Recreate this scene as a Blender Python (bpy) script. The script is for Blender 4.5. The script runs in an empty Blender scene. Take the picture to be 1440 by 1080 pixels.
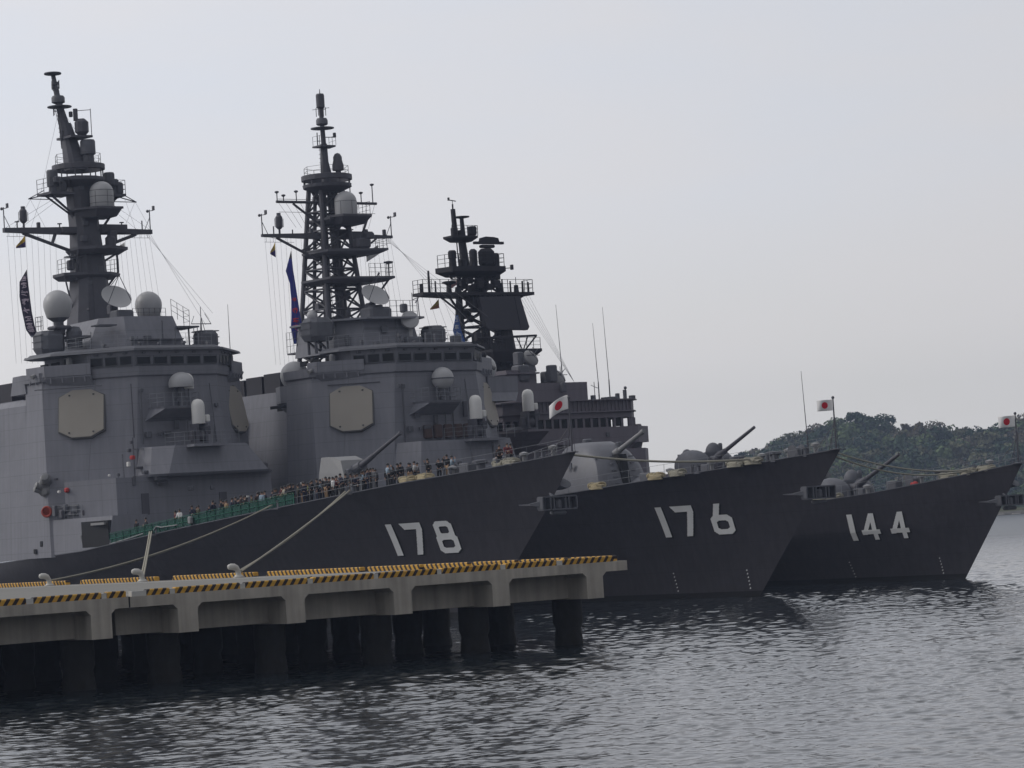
import bpy, bmesh, math, random
import numpy as np
from mathutils import Vector, Matrix, noise
R = math.radians
rnd = random.Random(7)
C = bpy.context.scene.collection
scene = bpy.context.scene

# ------------------------------------------------------------ camera
CAM_H, PITCH, ROLL, TH = 6.608, .0485, .0621, .6402
cd = bpy.data.cameras.new('camera'); cam = bpy.data.objects.new('camera', cd); C.objects.link(cam)
cd.sensor_width = 36; cd.lens = 36*4086.5/1440; cd.clip_start = .5; cd.clip_end = 20000
cam.matrix_world = Matrix.Translation((0, 0, CAM_H)) @ Matrix.Rotation(math.pi/2+PITCH, 4, 'X') @ Matrix.Rotation(-ROLL, 4, 'Z')
scene.camera = cam
scene.view_settings.view_transform = 'Standard'; scene.view_settings.look = 'None'
scene.view_settings.exposure = 0; scene.view_settings.gamma = 1

# ------------------------------------------------------------ world: thin bright overcast
SUN_EL, SUN_AZ = R(36), R(-84)        # veiled sun, off to the left
w = bpy.data.worlds.new('World'); scene.world = w; w.use_nodes = True
nt = w.node_tree; nt.nodes.clear(); N = nt.nodes.new; LK = nt.links.new
out = N('ShaderNodeOutputWorld'); bg = N('ShaderNodeBackground'); LK(bg.outputs[0], out.inputs[0])
bg.inputs[1].default_value = .1
sky = N('ShaderNodeTexSky'); sky.sky_type = 'NISHITA'; sky.sun_disc = False
sky.sun_elevation = SUN_EL; sky.sun_rotation = SUN_AZ; sky.dust_density = 4; sky.air_density = 1.2
tc = N('ShaderNodeTexCoord'); sep = N('ShaderNodeSeparateXYZ'); LK(tc.outputs['Generated'], sep.inputs[0])
ramp = N('ShaderNodeValToRGB'); LK(sep.outputs[2], ramp.inputs[0])
el = ramp.color_ramp.elements
def lin(r, g, b, k=1.): return tuple((((c/255+.055)/1.055)**2.4 if c > 10 else c/255/12.92)*k for c in (r, g, b))+(1,)
el[0].position = 0; el[0].color = lin(212, 210, 208)
el[1].position = 1; el[1].color = lin(214, 216, 222)
for p, c in ((.022, (216, 215, 213)), (.06, (218, 217, 217)), (.11, (217, 219, 225)), (.2, (212, 217, 227)), (.45, (214, 218, 226))):
    e = el.new(p); e.color = lin(*c)
mp = N('ShaderNodeMapping'); mp.inputs['Scale'].default_value = (5, 5, 16); LK(tc.outputs['Generated'], mp.inputs[0])
nz = N('ShaderNodeTexNoise'); nz.inputs['Scale'].default_value = 1.4; nz.inputs['Detail'].default_value = 4; LK(mp.outputs[0], nz.inputs[0])
cr = N('ShaderNodeMapRange'); LK(nz.outputs[0], cr.inputs[0]); cr.inputs[1].default_value = .35; cr.inputs[2].default_value = .7
cr.inputs[3].default_value = 0; cr.inputs[4].default_value = .75
mixc = N('ShaderNodeMix'); mixc.data_type = 'RGBA'; LK(cr.outputs[0], mixc.inputs[0]); LK(ramp.outputs[0], mixc.inputs[6]); mixc.inputs[7].default_value = lin(221, 219, 221)
sc10 = N('ShaderNodeMix'); sc10.data_type = 'RGBA'; sc10.blend_type = 'MULTIPLY'; sc10.inputs[0].default_value = 1
LK(mixc.outputs[2], sc10.inputs[6]); sc10.inputs[7].default_value = (10, 10, 10, 1)
mx = N('ShaderNodeMix'); mx.data_type = 'RGBA'; mx.inputs[0].default_value = .96
LK(sky.outputs[0], mx.inputs[6]); LK(sc10.outputs[2], mx.inputs[7])
# cloud is thinnest on the sun's side of the sky and heavier behind the camera
mr_ = N('ShaderNodeMapRange'); LK(sep.outputs[1], mr_.inputs[0]); mr_.inputs[1].default_value = -.9; mr_.inputs[2].default_value = .75; mr_.inputs[3].default_value = .56; mr_.inputs[4].default_value = 1.0
vs_ = N('ShaderNodeVectorMath'); vs_.operation = 'SCALE'; LK(mx.outputs[2], vs_.inputs[0]); mx_s = N('ShaderNodeMath'); mx_s.operation = 'MULTIPLY_ADD'; LK(sep.outputs[0], mx_s.inputs[0]); mx_s.inputs[1].default_value = -.42; mx_s.inputs[2].default_value = 1.05
my_s = N('ShaderNodeMath'); my_s.operation = 'MULTIPLY'; LK(mx_s.outputs[0], my_s.inputs[0]); LK(mr_.outputs[0], my_s.inputs[1]); LK(my_s.outputs[0], vs_.inputs['Scale']); LK(vs_.outputs[0], bg.inputs[0])

sd = bpy.data.lights.new('sun', 'SUN'); sun = bpy.data.objects.new('sun', sd); C.objects.link(sun)
sd.energy = 1.05; sd.angle = R(22); sd.color = (1, .96, .9)
sv = Vector((math.sin(SUN_AZ)*math.cos(SUN_EL), math.cos(SUN_AZ)*math.cos(SUN_EL), math.sin(SUN_EL)))
sun.rotation_euler = sv.to_track_quat('Z', 'Y').to_euler()

# ------------------------------------------------------------ materials
def mat(name, col, rough=.6, metal=0, spec=.4, var=.0, vscale=1., streak=0., bump=0., bscale=4., alpha=1., trans=0.):
    m = bpy.data.materials.new(name); m.use_nodes = True; t = m.node_tree; b = t.nodes['Principled BSDF']
    b.inputs['Base Color'].default_value = (*col, 1); b.inputs['Roughness'].default_value = rough
    b.inputs['Metallic'].default_value = metal; b.inputs['Specular IOR Level'].default_value = spec
    b.inputs['Alpha'].default_value = alpha
    if var or streak or bump:
        tcn = t.nodes.new('ShaderNodeTexCoord')
    if var or streak:
        n1 = t.nodes.new('ShaderNodeTexNoise'); n1.inputs['Scale'].default_value = vscale; n1.inputs['Detail'].default_value = 6
        t.links.new(tcn.outputs['Object'], n1.inputs[0])
        mm = t.nodes.new('ShaderNodeMapping'); mm.inputs['Scale'].default_value = (2.2, 2.2, .12); t.links.new(tcn.outputs['Object'], mm.inputs[0])
        n2 = t.nodes.new('ShaderNodeTexNoise'); n2.inputs['Scale'].default_value = 1.2; n2.inputs['Detail'].default_value = 5; t.links.new(mm.outputs[0], n2.inputs[0])
        a = t.nodes.new('ShaderNodeMath'); a.operation = 'MULTIPLY_ADD'; t.links.new(n1.outputs[0], a.inputs[0]); a.inputs[1].default_value = var*2; a.inputs[2].default_value = 1-var
        b2 = t.nodes.new('ShaderNodeMath'); b2.operation = 'MULTIPLY_ADD'; t.links.new(n2.outputs[0], b2.inputs[0]); b2.inputs[1].default_value = streak*2; b2.inputs[2].default_value = 1-streak
        c = t.nodes.new('ShaderNodeMath'); c.operation = 'MULTIPLY'; t.links.new(a.outputs[0], c.inputs[0]); t.links.new(b2.outputs[0], c.inputs[1])
        v = t.nodes.new('ShaderNodeVectorMath'); v.operation = 'SCALE'; v.inputs[0].default_value = col; t.links.new(c.outputs[0], v.inputs['Scale'])
        t.links.new(v.outputs[0], b.inputs['Base Color'])
    if bump:
        n3 = t.nodes.new('ShaderNodeTexNoise'); n3.inputs['Scale'].default_value = bscale; n3.inputs['Detail'].default_value = 4; t.links.new(tcn.outputs['Object'], n3.inputs[0])
        bp = t.nodes.new('ShaderNodeBump'); bp.inputs['Strength'].default_value = .6; bp.inputs['Distance'].default_value = bump; t.links.new(n3.outputs[0], bp.inputs['Height'])
        t.links.new(bp.outputs[0], b.inputs['Normal'])
    return m

def plated(name, col, rough=.55, pw=2.4, ph=1.6, seam=.82, streak=.1, warp=.02):
    """painted ship steel: faint plate seams, weathering streaks and slightly dished plates"""
    m = mat(name, col, rough, spec=.35, var=.10, vscale=.35, streak=streak)
    t = m.node_tree; b = t.nodes['Principled BSDF']; L = t.links.new
    src = b.inputs['Base Color'].links[0].from_socket
    tcn = t.nodes.new('ShaderNodeTexCoord'); sp = t.nodes.new('ShaderNodeSeparateXYZ'); L(tcn.outputs['Object'], sp.inputs[0])
    def seams(sock, per, wd):
        d = t.nodes.new('ShaderNodeMath'); d.operation = 'DIVIDE'; L(sock, d.inputs[0]); d.inputs[1].default_value = per
        f = t.nodes.new('ShaderNodeMath'); f.operation = 'FRACT'; L(d.outputs[0], f.inputs[0])
        g = t.nodes.new('ShaderNodeMath'); g.operation = 'LESS_THAN'; L(f.outputs[0], g.inputs[0]); g.inputs[1].default_value = wd/per
        return g.outputs[0]
    ax = seams(sp.outputs[0], pw*2, .05); az = seams(sp.outputs[2], ph, .045)
    mxm = t.nodes.new('ShaderNodeMath'); mxm.operation = 'MAXIMUM'; L(ax, mxm.inputs[0]); L(az, mxm.inputs[1])
    mm = t.nodes.new('ShaderNodeMath'); mm.operation = 'MULTIPLY_ADD'; L(mxm.outputs[0], mm.inputs[0]); mm.inputs[1].default_value = seam-1; mm.inputs[2].default_value = 1
    v = t.nodes.new('ShaderNodeVectorMath'); v.operation = 'SCALE'; L(src, v.inputs[0]); L(mm.outputs[0], v.inputs['Scale']); L(v.outputs[0], b.inputs['Base Color'])
    n3 = t.nodes.new('ShaderNodeTexNoise'); n3.inputs['Scale'].default_value = .7; n3.inputs['Detail'].default_value = 2; L(tcn.outputs['Object'], n3.inputs[0])
    bp = t.nodes.new('ShaderNodeBump'); bp.inputs['Strength'].default_value = .5; bp.inputs['Distance'].default_value = warp*2; L(n3.outputs[0], bp.inputs['Height']); L(bp.outputs[0], b.inputs['Normal'])
    return m

M = {}
M['hull'] = plated('hull_paint_with_shade', (.041, .0385, .0475), .5, 3.1, 2.1, .8, .3, .05)  # same grey as the superstructure, colour darkened to stand for shade under the flare
M['sup'] = plated('superstructure_paint', (.2, .202, .23), .6, 1.6, 1.35, .8, .2, .04)
M['sup144'] = plated('older_superstructure_paint', (.15, .136, .158), .6, 1.3, 1.2, .8, .16)
M['gear'] = mat('deck_gear_paint', (.105, .108, .125), .6, var=.25, vscale=2)
M['mast'] = mat('mast_paint', (.085, .084, .1), .6, var=.2, vscale=1.5)
M['black'] = mat('sooty_mast_paint', (.022, .02, .027), .7, var=.3, vscale=1)
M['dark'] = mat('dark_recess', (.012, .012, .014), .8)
M['glass'] = mat('bridge_glass', (.006, .007, .01), .35, spec=.25)
M['array'] = mat('radar_face_cover', (.31, .285, .25), .55, var=.06, vscale=.6)
M['trim'] = mat('radar_trim', (.1, .1, .1), .6)
M['dome'] = mat('radome_grey_white', (.42, .42, .43), .45, var=.04, vscale=1)
M['white'] = mat('white_radome', (.72, .71, .69), .4, var=.05, vscale=2)
M['greyl'] = mat('pale_gun_paint', (.23, .23, .235), .5, var=.12, vscale=1.2)
M['deck'] = mat('deck_coating', (.06, .062, .066), .9, var=.2, vscale=1)
M['num'] = mat('number_paint', (.72, .73, .74), .6, var=.12, vscale=1.5)
M['numsh'] = mat('number_shadow_paint', (.006, .006, .008), .6)
M['rope'] = mat('hawser_rope', (.34, .32, .26), .9, bump=.02, bscale=20)
M['ropet'] = mat('tan_rope', (.45, .38, .24), .9, bump=.03, bscale=14)
M['wire'] = mat('rigging_wire', (.16, .16, .18), .7)
M['steel'] = mat('rail_steel', (.24, .25, .27), .5)
M['red'] = mat('safety_red', (.42, .03, .03), .5)
M['orange'] = mat('life_ring_red', (.36, .05, .03), .5)
M['green'] = mat('green_netting', (.015, .085, .065), .8, alpha=.72)
M['gun2'] = mat('turret_paint', (.135, .137, .155), .5, var=.15, vscale=1.2, streak=.1)
M['greens'] = mat('green_rail_paint', (.02, .16, .1), .6)
M['concrete'] = mat('pier_concrete', (.385, .355, .31), .85, var=.38, vscale=.6, streak=.42, bump=.03, bscale=3)
M['decktop'] = mat('pier_deck_concrete', (.19, .184, .168), .85, var=.15, vscale=.25, bump=.02, bscale=5)
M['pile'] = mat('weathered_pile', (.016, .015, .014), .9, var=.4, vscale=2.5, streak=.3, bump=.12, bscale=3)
M['bollard'] = mat('bollard_paint', (.5, .49, .46), .5, var=.12, vscale=2)
M['flagw'] = mat('flag_white', (.75, .74, .74), .8)
M['flagr'] = mat('flag_red', (.6, .012, .03), .8)
M['skin'] = mat('skin', (.42, .26, .19), .6)
M['hair'] = mat('hair_black', (.012, .01, .01), .5)
M['boot'] = mat('bootleg_black', (.008, .008, .01), .5)

# ------------------------------------------------------------ mesh builder
# meshes drawn in one go but made of separate fittings: each comes out as a part of its own
SPLIT = {'roof_fittings': 'roof_fitting', 'wall_fittings': 'wall_fitting', 'mast_fittings': 'mast_fitting', 'yard_aerials': 'yard_aerial', 'upper_yard_aerials': 'yard_aerial', 'platform_fittings': 'platform_fitting',
 'deckhouse_fittings': 'deckhouse_fitting', 'pale_lockers': 'pale_locker', 'director_gear': 'director_gear_box', 'hatches_and_footholds': 'turret_foothold', 'wing_openings': 'wing_opening', 'side_scuttles': 'side_scuttle', 'fire_hose_box': 'fire_hose_box',
 'stowed_pipework': 'stowed_pipe', 'stowed_hoses': 'hose_cover', 'guard_rail': 'guard_rail', 'signal_lamp': 'signal_lamp', 'dish_pedestal': 'dish_pedestal', 'radar_platform': 'radar_platform', 'dipole_cluster': 'dipole_cluster', 'lifting_lugs': 'lifting_lug', 'radome_platform': 'radome_platform',
 'kerb_gap_block': 'kerb_block', 'director_house': 'director_house', 'sponson_slot': 'sponson_slot', 'support_legs': 'support_frame', 'gun_mantlet': 'gun_mantlet', 'sight_dome': 'sight_dome', 'upper_platform': 'upper_platform', 'intake_louvre': 'intake_louvre_slat', 'anchor': 'anchor', 'doorway_trim': 'doorway_trim'}
class MB:
    def __init__(s): s.v = []; s.f = []; s.mi = []; s.m = 0
    def add(s, vs, fs):
        o = len(s.v); s.v += [tuple(map(float, p)) for p in vs]; s.f += [tuple(i+o for i in f) for f in fs]; s.mi += [s.m]*len(fs); return s
    def loft(s, rings, cap=True):
        n = len(rings[0]); vs = [p for r in rings for p in r]; fs = []
        for i in range(len(rings)-1):
            for j in range(n):
                k = (j+1) % n; fs.append((i*n+j, i*n+k, (i+1)*n+k, (i+1)*n+j))
        if cap: fs.append(tuple(range(n))[::-1]); fs.append(tuple((len(rings)-1)*n+j for j in range(n)))
        return s.add(vs, fs)
    def prism(s, pts, z0, z1, top=None):
        top = top or pts
        return s.loft([[(x, y, z0) for x, y in pts], [(x, y, z1) for x, y in top]])
    def box(s, a0, a1, s0, s1, z0, z1):
        return s.prism([(a0, s0), (a1, s0), (a1, s1), (a0, s1)], z0, z1)
    def cbox(s, c, d, bev=0.0):
        x, y, z = c; dx, dy, dz = d[0]/2, d[1]/2, d[2]/2
        if not bev: return s.box(x-dx, x+dx, y-dy, y+dy, z-dz, z+dz)
        def rg(k, zz): return [(x-dx+k, y-dy+k+0, zz), (x+dx-k, y-dy+k, zz), (x+dx-k, y+dy-k, zz), (x-dx+k, y+dy-k, zz)]
        def oc(k, zz):
            b = bev; X = dx-k; Y = dy-k
            return [(x-X+b, y-Y, zz), (x+X-b, y-Y, zz), (x+X, y-Y+b, zz), (x+X, y+Y-b, zz), (x+X-b, y+Y, zz), (x-X+b, y+Y, zz), (x-X, y+Y-b, zz), (x-X, y-Y+b, zz)]
        return s.loft([oc(bev*.7, z-dz), oc(0, z-dz+bev), oc(0, z+dz-bev), oc(bev*.7, z+dz)])
    def tube(s, p0, p1, r0=.05, r1=None, n=6):
        p0 = Vector(p0); p1 = Vector(p1); r1 = r0 if r1 is None else r1
        d = (p1-p0)
        if d.length < 1e-6: return s
        d.normalize(); u = d.orthogonal().normalized(); v = d.cross(u)
        rg = [[p+(u*math.cos(2*math.pi*i/n)+v*math.sin(2*math.pi*i/n))*r for i in range(n)] for p, r in ((p0, r0), (p1, r1))]
        return s.loft(rg)
    def path(s, pts, r=.05, n=6):
        pts = [Vector(p) for p in pts]; rings = []
        rr = r if isinstance(r, (list, tuple)) else [r]*len(pts)
        u = None
        for i, p in enumerate(pts):
            d = (pts[min(i+1, len(pts)-1)]-pts[max(i-1, 0)]).normalized()
            u = d.orthogonal().normalized() if u is None else (u-d*u.dot(d)).normalized()
            v = d.cross(u)
            rings.append([p+(u*math.cos(2*math.pi*k/n)+v*math.sin(2*math.pi*k/n))*rr[i] for k in range(n)])
        return s.loft(rings)
    def lathe(s, c, prof, n=20, ax=None):
        """prof: (radius, height along axis)"""
        c = Vector(c); d = Vector(ax or (0, 0, 1)).normalized(); u = d.orthogonal().normalized(); v = d.cross(u)
        return s.loft([[c+d*h+(u*math.cos(2*math.pi*k/n)+v*math.sin(2*math.pi*k/n))*max(r, .002) for k in range(n)] for r, h in prof])
    def ball(s, c, r, n=18, m=10, sq=(1, 1, 1), z0=-1.):
        c = Vector(c); rings = []
        t0 = math.asin(max(-.999, z0))
        for i in range(m+1):
            t = t0+(math.pi/2*.995-t0)*i/m
            rings.append([(c.x+r*sq[0]*math.cos(t)*math.cos(2*math.pi*k/n), c.y+r*sq[1]*math.cos(t)*math.sin(2*math.pi*k/n), c.z+r*sq[2]*math.sin(t)) for k in range(n)])
        return s.loft(rings)
    def rail(s, pts, h=1.1, step=1.6, r=.022, lines=3, closed=False):
        pts = [Vector(p) for p in pts]
        if closed: pts.append(pts[0])
        for a, b in zip(pts, pts[1:]):
            L = (b-a).length; k = max(1, round(L/step))
            for i in range(k+1):
                p = a.lerp(b, i/k); s.tube(p, p+Vector((0, 0, h)), r, n=4)
            for j in range(lines):
                z = h*(j+1)/lines; s.tube(a+Vector((0, 0, z)), b+Vector((0, 0, z)), r*.8, n=4)
        return s
    def truss(s, p0, p1, w, r=.05, n=None):
        """flat X-braced yard between two points; w = depth vector"""
        p0 = Vector(p0); p1 = Vector(p1); w = Vector(w); n = n or max(2, round((p1-p0).length/w.length))
        s.tube(p0, p1, r); s.tube(p0+w, p1+w, r)
        for i in range(n):
            a = p0.lerp(p1, i/n); b = p0.lerp(p1, (i+1)/n)
            s.tube(a, b+w, r*.7, n=4); s.tube(a+w, b, r*.7, n=4)
        return s
    def clusters(s):
        # groups of faces whose bounding boxes touch
        sh = []; o = {}
        par = list(range(len(s.v)))
        def fd(i):
            while par[i] != i: par[i] = par[par[i]]; i = par[i]
            return i
        for f in s.f:
            r = fd(f[0])
            for k in f[1:]: par[fd(k)] = r
        for f, m in zip(s.f, s.mi): o.setdefault(fd(f[0]), []).append((f, m))
        G = []
        for fs in o.values():
            vs = np.array([s.v[i] for f, _ in fs for i in f]); G.append([vs.min(0)-.03, vs.max(0)+.03, fs])
        ch = True
        while ch:
            ch = False; out = []
            for g_ in G:
                for h_ in out:
                    if (g_[0] <= h_[1]).all() and (h_[0] <= g_[1]).all():
                        h_[0] = np.minimum(g_[0], h_[0]); h_[1] = np.maximum(g_[1], h_[1]); h_[2] = h_[2]+g_[2]; ch = True; break
                else: out.append(g_)
            G = out
        return [g_[2] for g_ in G]
    def build(s, name, mats, parent=None, smooth=False, loc=None):
        if name in SPLIT:
            cl = s.clusters(); nm = SPLIT[name]
            if len(cl) > 1:
                for fs in cl:
                    q = MB(); used = sorted({i for f, _ in fs for i in f}); ix = {i: k for k, i in enumerate(used)}
                    q.v = [s.v[i] for i in used]; q.f = [tuple(ix[i] for i in f) for f, _ in fs]; q.mi = [m for _, m in fs]
                    r = q.build(nm, mats, parent, smooth, loc)
                return r
            name = nm
        me = bpy.data.meshes.new(name); me.from_pydata(s.v, [], s.f); me.validate()
        for m in (mats if isinstance(mats, (list, tuple)) else [mats]): me.materials.append(m)
        if len(me.polygons) == len(s.mi): me.polygons.foreach_set('material_index', s.mi)
        bm = bmesh.new(); bm.from_mesh(me); bmesh.ops.recalc_face_normals(bm, faces=bm.faces); bm.to_mesh(me); bm.free()
        if smooth:
            me.polygons.foreach_set('use_smooth', [True]*len(me.polygons))
            try: me.set_sharp_from_angle(angle=R(38))
            except Exception: pass
        o = bpy.data.objects.new(name, me); C.objects.link(o)
        if parent: o.parent = parent
        if loc: o.location = loc
        return o

def tag(o, label=None, cat=None, group=None, kind=None):
    for k, v in (('label', label), ('category', cat), ('group', group), ('kind', kind)):
        if v: o[k] = v
    return o
def empty(name, loc=(0, 0, 0), rz=0.):
    o = bpy.data.objects.new(name, None); C.objects.link(o); o.location = loc; o.rotation_euler = (0, 0, rz); o.empty_display_size = .3; return o
def copy_tree(o, parent=None):
    c = o.copy(); C.objects.link(c)
    if parent: c.parent = parent
    for ch in list(o.children): copy_tree(ch, c)
    return c
def interp(x, tab):
    return float(np.interp(x, [t[0] for t in tab], [t[1] for t in tab]))

# ------------------------------------------------------------ water: real wavelets near, sheet to the horizon
def water_sheet():
    ys = [20.]
    while ys[-1] < 9000:
        y = ys[-1]; ys.append(y*1.03 if y < 64 else y+.1 if y < 125 else y+.17 if y < 262 else y+.42 if y < 480 else y*1.03)
    ys = [-400., -50., 5.]+ys
    t = np.linspace(-.22, .22, 760); tt = np.concatenate([[-60, -8, -2.5, -1.2, -.7, -.45, -.32, -.26], t, [.26, .32, .45, .7, 1.2, 2.5, 8, 60]])
    Y = np.array(ys)[:, None]*np.ones(len(tt)); X = np.maximum(np.array(ys), 20)[:, None]*tt[None, :]
    Z = np.zeros_like(X); g = np.random.RandomState(3)
    for i in range(130):
        lam = .36*(11 ** (g.rand()**1.4)); k = 2*math.pi/lam
        th = g.normal(1.9, 1.1)              # mean direction of travel
        kx, ky = k*math.cos(th), k*math.sin(th)
        amp = .0027*lam**.95*(.65 if lam > 2 else 1)
        fade = np.clip(lam/(3.0*np.abs(Y)*np.where(Y < 125, .1, np.where(Y < 262, .17, .42))/np.maximum(np.abs(Y), 1))-.4, 0, 1)
        ph = g.rand()*6.28
        warp = .5*np.sin(X*.11+i)+.5*np.sin(Y*.07+X*.05+2*i)
        Z += amp*fade*np.sin(kx*X+ky*Y+ph+warp*1.2)
    # calmer and rougher patches
    patch = .72+.3*np.clip((np.abs(Y)-110)/90, 0, 1)+.28*np.sin(X*.05+Y*.021+1.)*np.sin(Y*.043-X*.02)
    Z *= patch*np.clip((np.abs(Y)-10)/30, 0, 1)*(np.abs(tt)[None, :] < .3)
    n, m = X.shape
    me = bpy.data.meshes.new('water')
    co = np.stack([X, Y, Z], -1).reshape(-1, 3).astype(np.float32)
    idx = np.arange(n*m).reshape(n, m)
    q = np.stack([idx[:-1, :-1], idx[:-1, 1:], idx[1:, 1:], idx[1:, :-1]], -1).reshape(-1, 4)
    me.vertices.add(len(co)); me.vertices.foreach_set('co', co.ravel())
    me.loops.add(q.size); me.loops.foreach_set('vertex_index', q.ravel().astype(np.int32))
    me.polygons.add(len(q)); me.polygons.foreach_set('loop_start', np.arange(0, q.size, 4, dtype=np.int32))
    me.update(calc_edges=True); me.polygons.foreach_set('use_smooth', [True]*len(q))
    m_ = mat('harbour_water', (.012, .017, .021), .06, spec=.5); t = m_.node_tree; b = t.nodes['Principled BSDF']; b.inputs['IOR'].default_value = 1.33
    tcn = t.nodes.new('ShaderNodeTexCoord'); mp_ = t.nodes.new('ShaderNodeMapping'); mp_.inputs['Scale'].default_value = (1., 1.5, 1); mp_.inputs['Rotation'].default_value = (0, 0, .35)
    t.links.new(tcn.outputs['Object'], mp_.inputs[0])
    n1 = t.nodes.new('ShaderNodeTexNoise'); n1.inputs['Scale'].default_value = 4.; n1.inputs['Detail'].default_value = 4; n1.inputs['Roughness'].default_value = .6; t.links.new(mp_.outputs[0], n1.inputs[0])
    bp = t.nodes.new('ShaderNodeBump'); bp.inputs['Strength'].default_value = .5; bp.inputs['Distance'].default_value = .012; t.links.new(n1.outputs[0], bp.inputs['Height']); t.links.new(bp.outputs[0], b.inputs['Normal'])
    sp = t.nodes.new('ShaderNodeSeparateXYZ'); t.links.new(tcn.outputs['Object'], sp.inputs[0]); mr = t.nodes.new('ShaderNodeMapRange'); t.links.new(sp.outputs[1], mr.inputs[0])
    mr.inputs[1].default_value = 220; mr.inputs[2].default_value = 480; mr.inputs[3].default_value = .03; mr.inputs[4].default_value = .3; t.links.new(mr.outputs[0], b.inputs['Roughness'])
    me.materials.append(m_)
    o = bpy.data.objects.new('water', me); C.objects.link(o); tag(o, kind='structure'); return o
water_sheet()
sb = MB(); sb.add([(-9500, -9500, -6), (9500, -9500, -6), (9500, 9500, -6), (-9500, 9500, -6)], [(0, 1, 2, 3)])
tag(sb.build('ground', mat('seabed_mud', (.03, .03, .028), .9)), kind='structure')

# ------------------------------------------------------------ wooded headland across the harbour
RIDGE = [(30, 6), (62, 14), (80, 21), (88, 24), (95, 27), (102, 29.5), (110, 32), (118, 33), (126, 33), (132, 33), (140, 31.5), (146, 29), (153, 28.5), (160, 28.5), (166, 27), (177, 26), (183, 27), (187, 28.5), (194, 30.5), (205, 33), (220, 35), (240, 33), (280, 35), (330, 28), (400, 18), (470, 4)]
def hill_h(x, y):
    r = interp(x, RIDGE)-2.5
    t = (y-962)/(1095-962)
    if t < 0: return .8
    e = min(t, 1)
    s = e**.8 if e < 1 else 1
    back = max(0, 1-((y-1095)/260)**2) if y > 1095 else 1
    bump = 2.6*noise.noise(Vector((x*.025, y*.02, 1)))+1.2*noise.noise(Vector((x*.07, y*.06, 4)))
    edge = min(1, max(0, (x-22)/60))
    return max(-3, 1.2+(r*s+bump*min(1, t*3))*back*edge-(1-edge)*4)
hb_ = MB(); nx, ny = 110, 56
for j in range(ny+1):
    for i in range(nx+1):
        x = 10+480*i/nx; y = 955+400*j/ny; hb_.v.append((x, y, hill_h(x, y)))
for j in range(ny):
    for i in range(nx):
        a = j*(nx+1)+i; hb_.f.append((a, a+1, a+nx+2, a+nx+1)); hb_.mi.append(0)
tag(hb_.build('hill', mat('hillside_undergrowth', (.035, .05, .02), .95, var=.4, vscale=.08), smooth=True), kind='structure')
shore = MB(); shore.box(40, 480, 948, 962, -3, 1.1); shore.m = 1; shore.box(40, 480, 954, 974, 1.1, 2.0); shore.m = 0
shore.box(150, 480, 946.5, 948, -3, .5)
for i in range(60): shore.cbox((150+5.4*i, 945.2+rnd.uniform(-.5, .5), .1), (rnd.uniform(2, 4), 2, rnd.uniform(.6, 1.3)), .3)
sh = shore.build('beach', [mat('shore_rock', (.27, .25, .22), .9, var=.3, vscale=.4), mat('shore_verge', (.20, .2, .11), .95, var=.3, vscale=.1)]); tag(sh, kind='structure')

def leafmat(name, c):
    m = mat(name, c, .85, spec=.15); t = m.node_tree; b = t.nodes['Principled BSDF']; L = t.links.new
    g = t.nodes.new('ShaderNodeNewGeometry'); mr = t.nodes.new('ShaderNodeMapRange'); L(g.outputs['Random Per Island'], mr.inputs[0])
    mr.inputs[3].default_value = .9; mr.inputs[4].default_value = 1.6
    v = t.nodes.new('ShaderNodeVectorMath'); v.operation = 'SCALE'; v.inputs[0].default_value = c; L(mr.outputs[0], v.inputs['Scale']); L(v.outputs[0], b.inputs['Base Color'])
    return m
LEAF = [leafmat('evergreen_leaves', (.034, .056, .03)), leafmat('fresh_leaves', (.075, .105, .045)), leafmat('olive_leaves', (.09, .095, .055)), leafmat('brown_spring_leaves', (.1, .088, .062)), leafmat('deep_leaves', (.026, .048, .028))]
BARK = mat('bark', (.06, .05, .04), .9)

def crown_arrays(g, r, hgt, nleaf, size, lumps=7):
    """leaf clumps spread through several lobes; returns verts, quads"""
    cs = [(0, 0, hgt*.55, r*.72)]
    for i in range(lumps):
        an = g.rand()*6.28; rr = r*(.3+.6*g.rand()); cs.append((rr*math.cos(an), rr*math.sin(an), hgt*(.2+.62*g.rand()**.8*(1.15-.5*rr/r)), r*(.22+.26*g.rand())))
    cs = np.array(cs); wgt = cs[:, 3]**2; k = g.choice(len(cs), nleaf, p=wgt/wgt.sum())
    d = g.normal(size=(nleaf, 3)); d /= np.linalg.norm(d, axis=1)[:, None]
    rad = cs[k, 3]*(.55+.5*g.rand(nleaf)**.5)
    p = cs[k, :3]+d*rad[:, None]*np.array([1, 1, .8])
    nrm = d+g.normal(size=(nleaf, 3))*.55; nrm /= np.linalg.norm(nrm, axis=1)[:, None]
    u = np.cross(nrm, g.normal(size=(nleaf, 3))); u /= np.linalg.norm(u, axis=1)[:, None]; v = np.cross(nrm, u)
    sz = size*(.6+.8*g.rand(nleaf))[:, None]
    vs = np.stack([p-u*sz-v*sz*.6, p+u*sz*.8-v*sz, p+u*sz+v*sz*.7, p-u*sz*.7+v*sz], 1)
    return vs.reshape(-1, 3), np.arange(nleaf*4).reshape(-1, 4)
def mesh_np(name, V, F, mats, mi=None):
    me = bpy.data.meshes.new(name); me.vertices.add(len(V)); me.vertices.foreach_set('co', V.astype(np.float32).ravel())
    me.loops.add(F.size); me.loops.foreach_set('vertex_index', F.ravel().astype(np.int32)); me.polygons.add(len(F))
    me.polygons.foreach_set('loop_start', np.arange(0, F.size, 4, dtype=np.int32)); me.update(calc_edges=True)
    for m in mats: me.materials.append(m)
    if mi is not None: me.polygons.foreach_set('material_index', mi.astype(np.int32))
    return me
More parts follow.
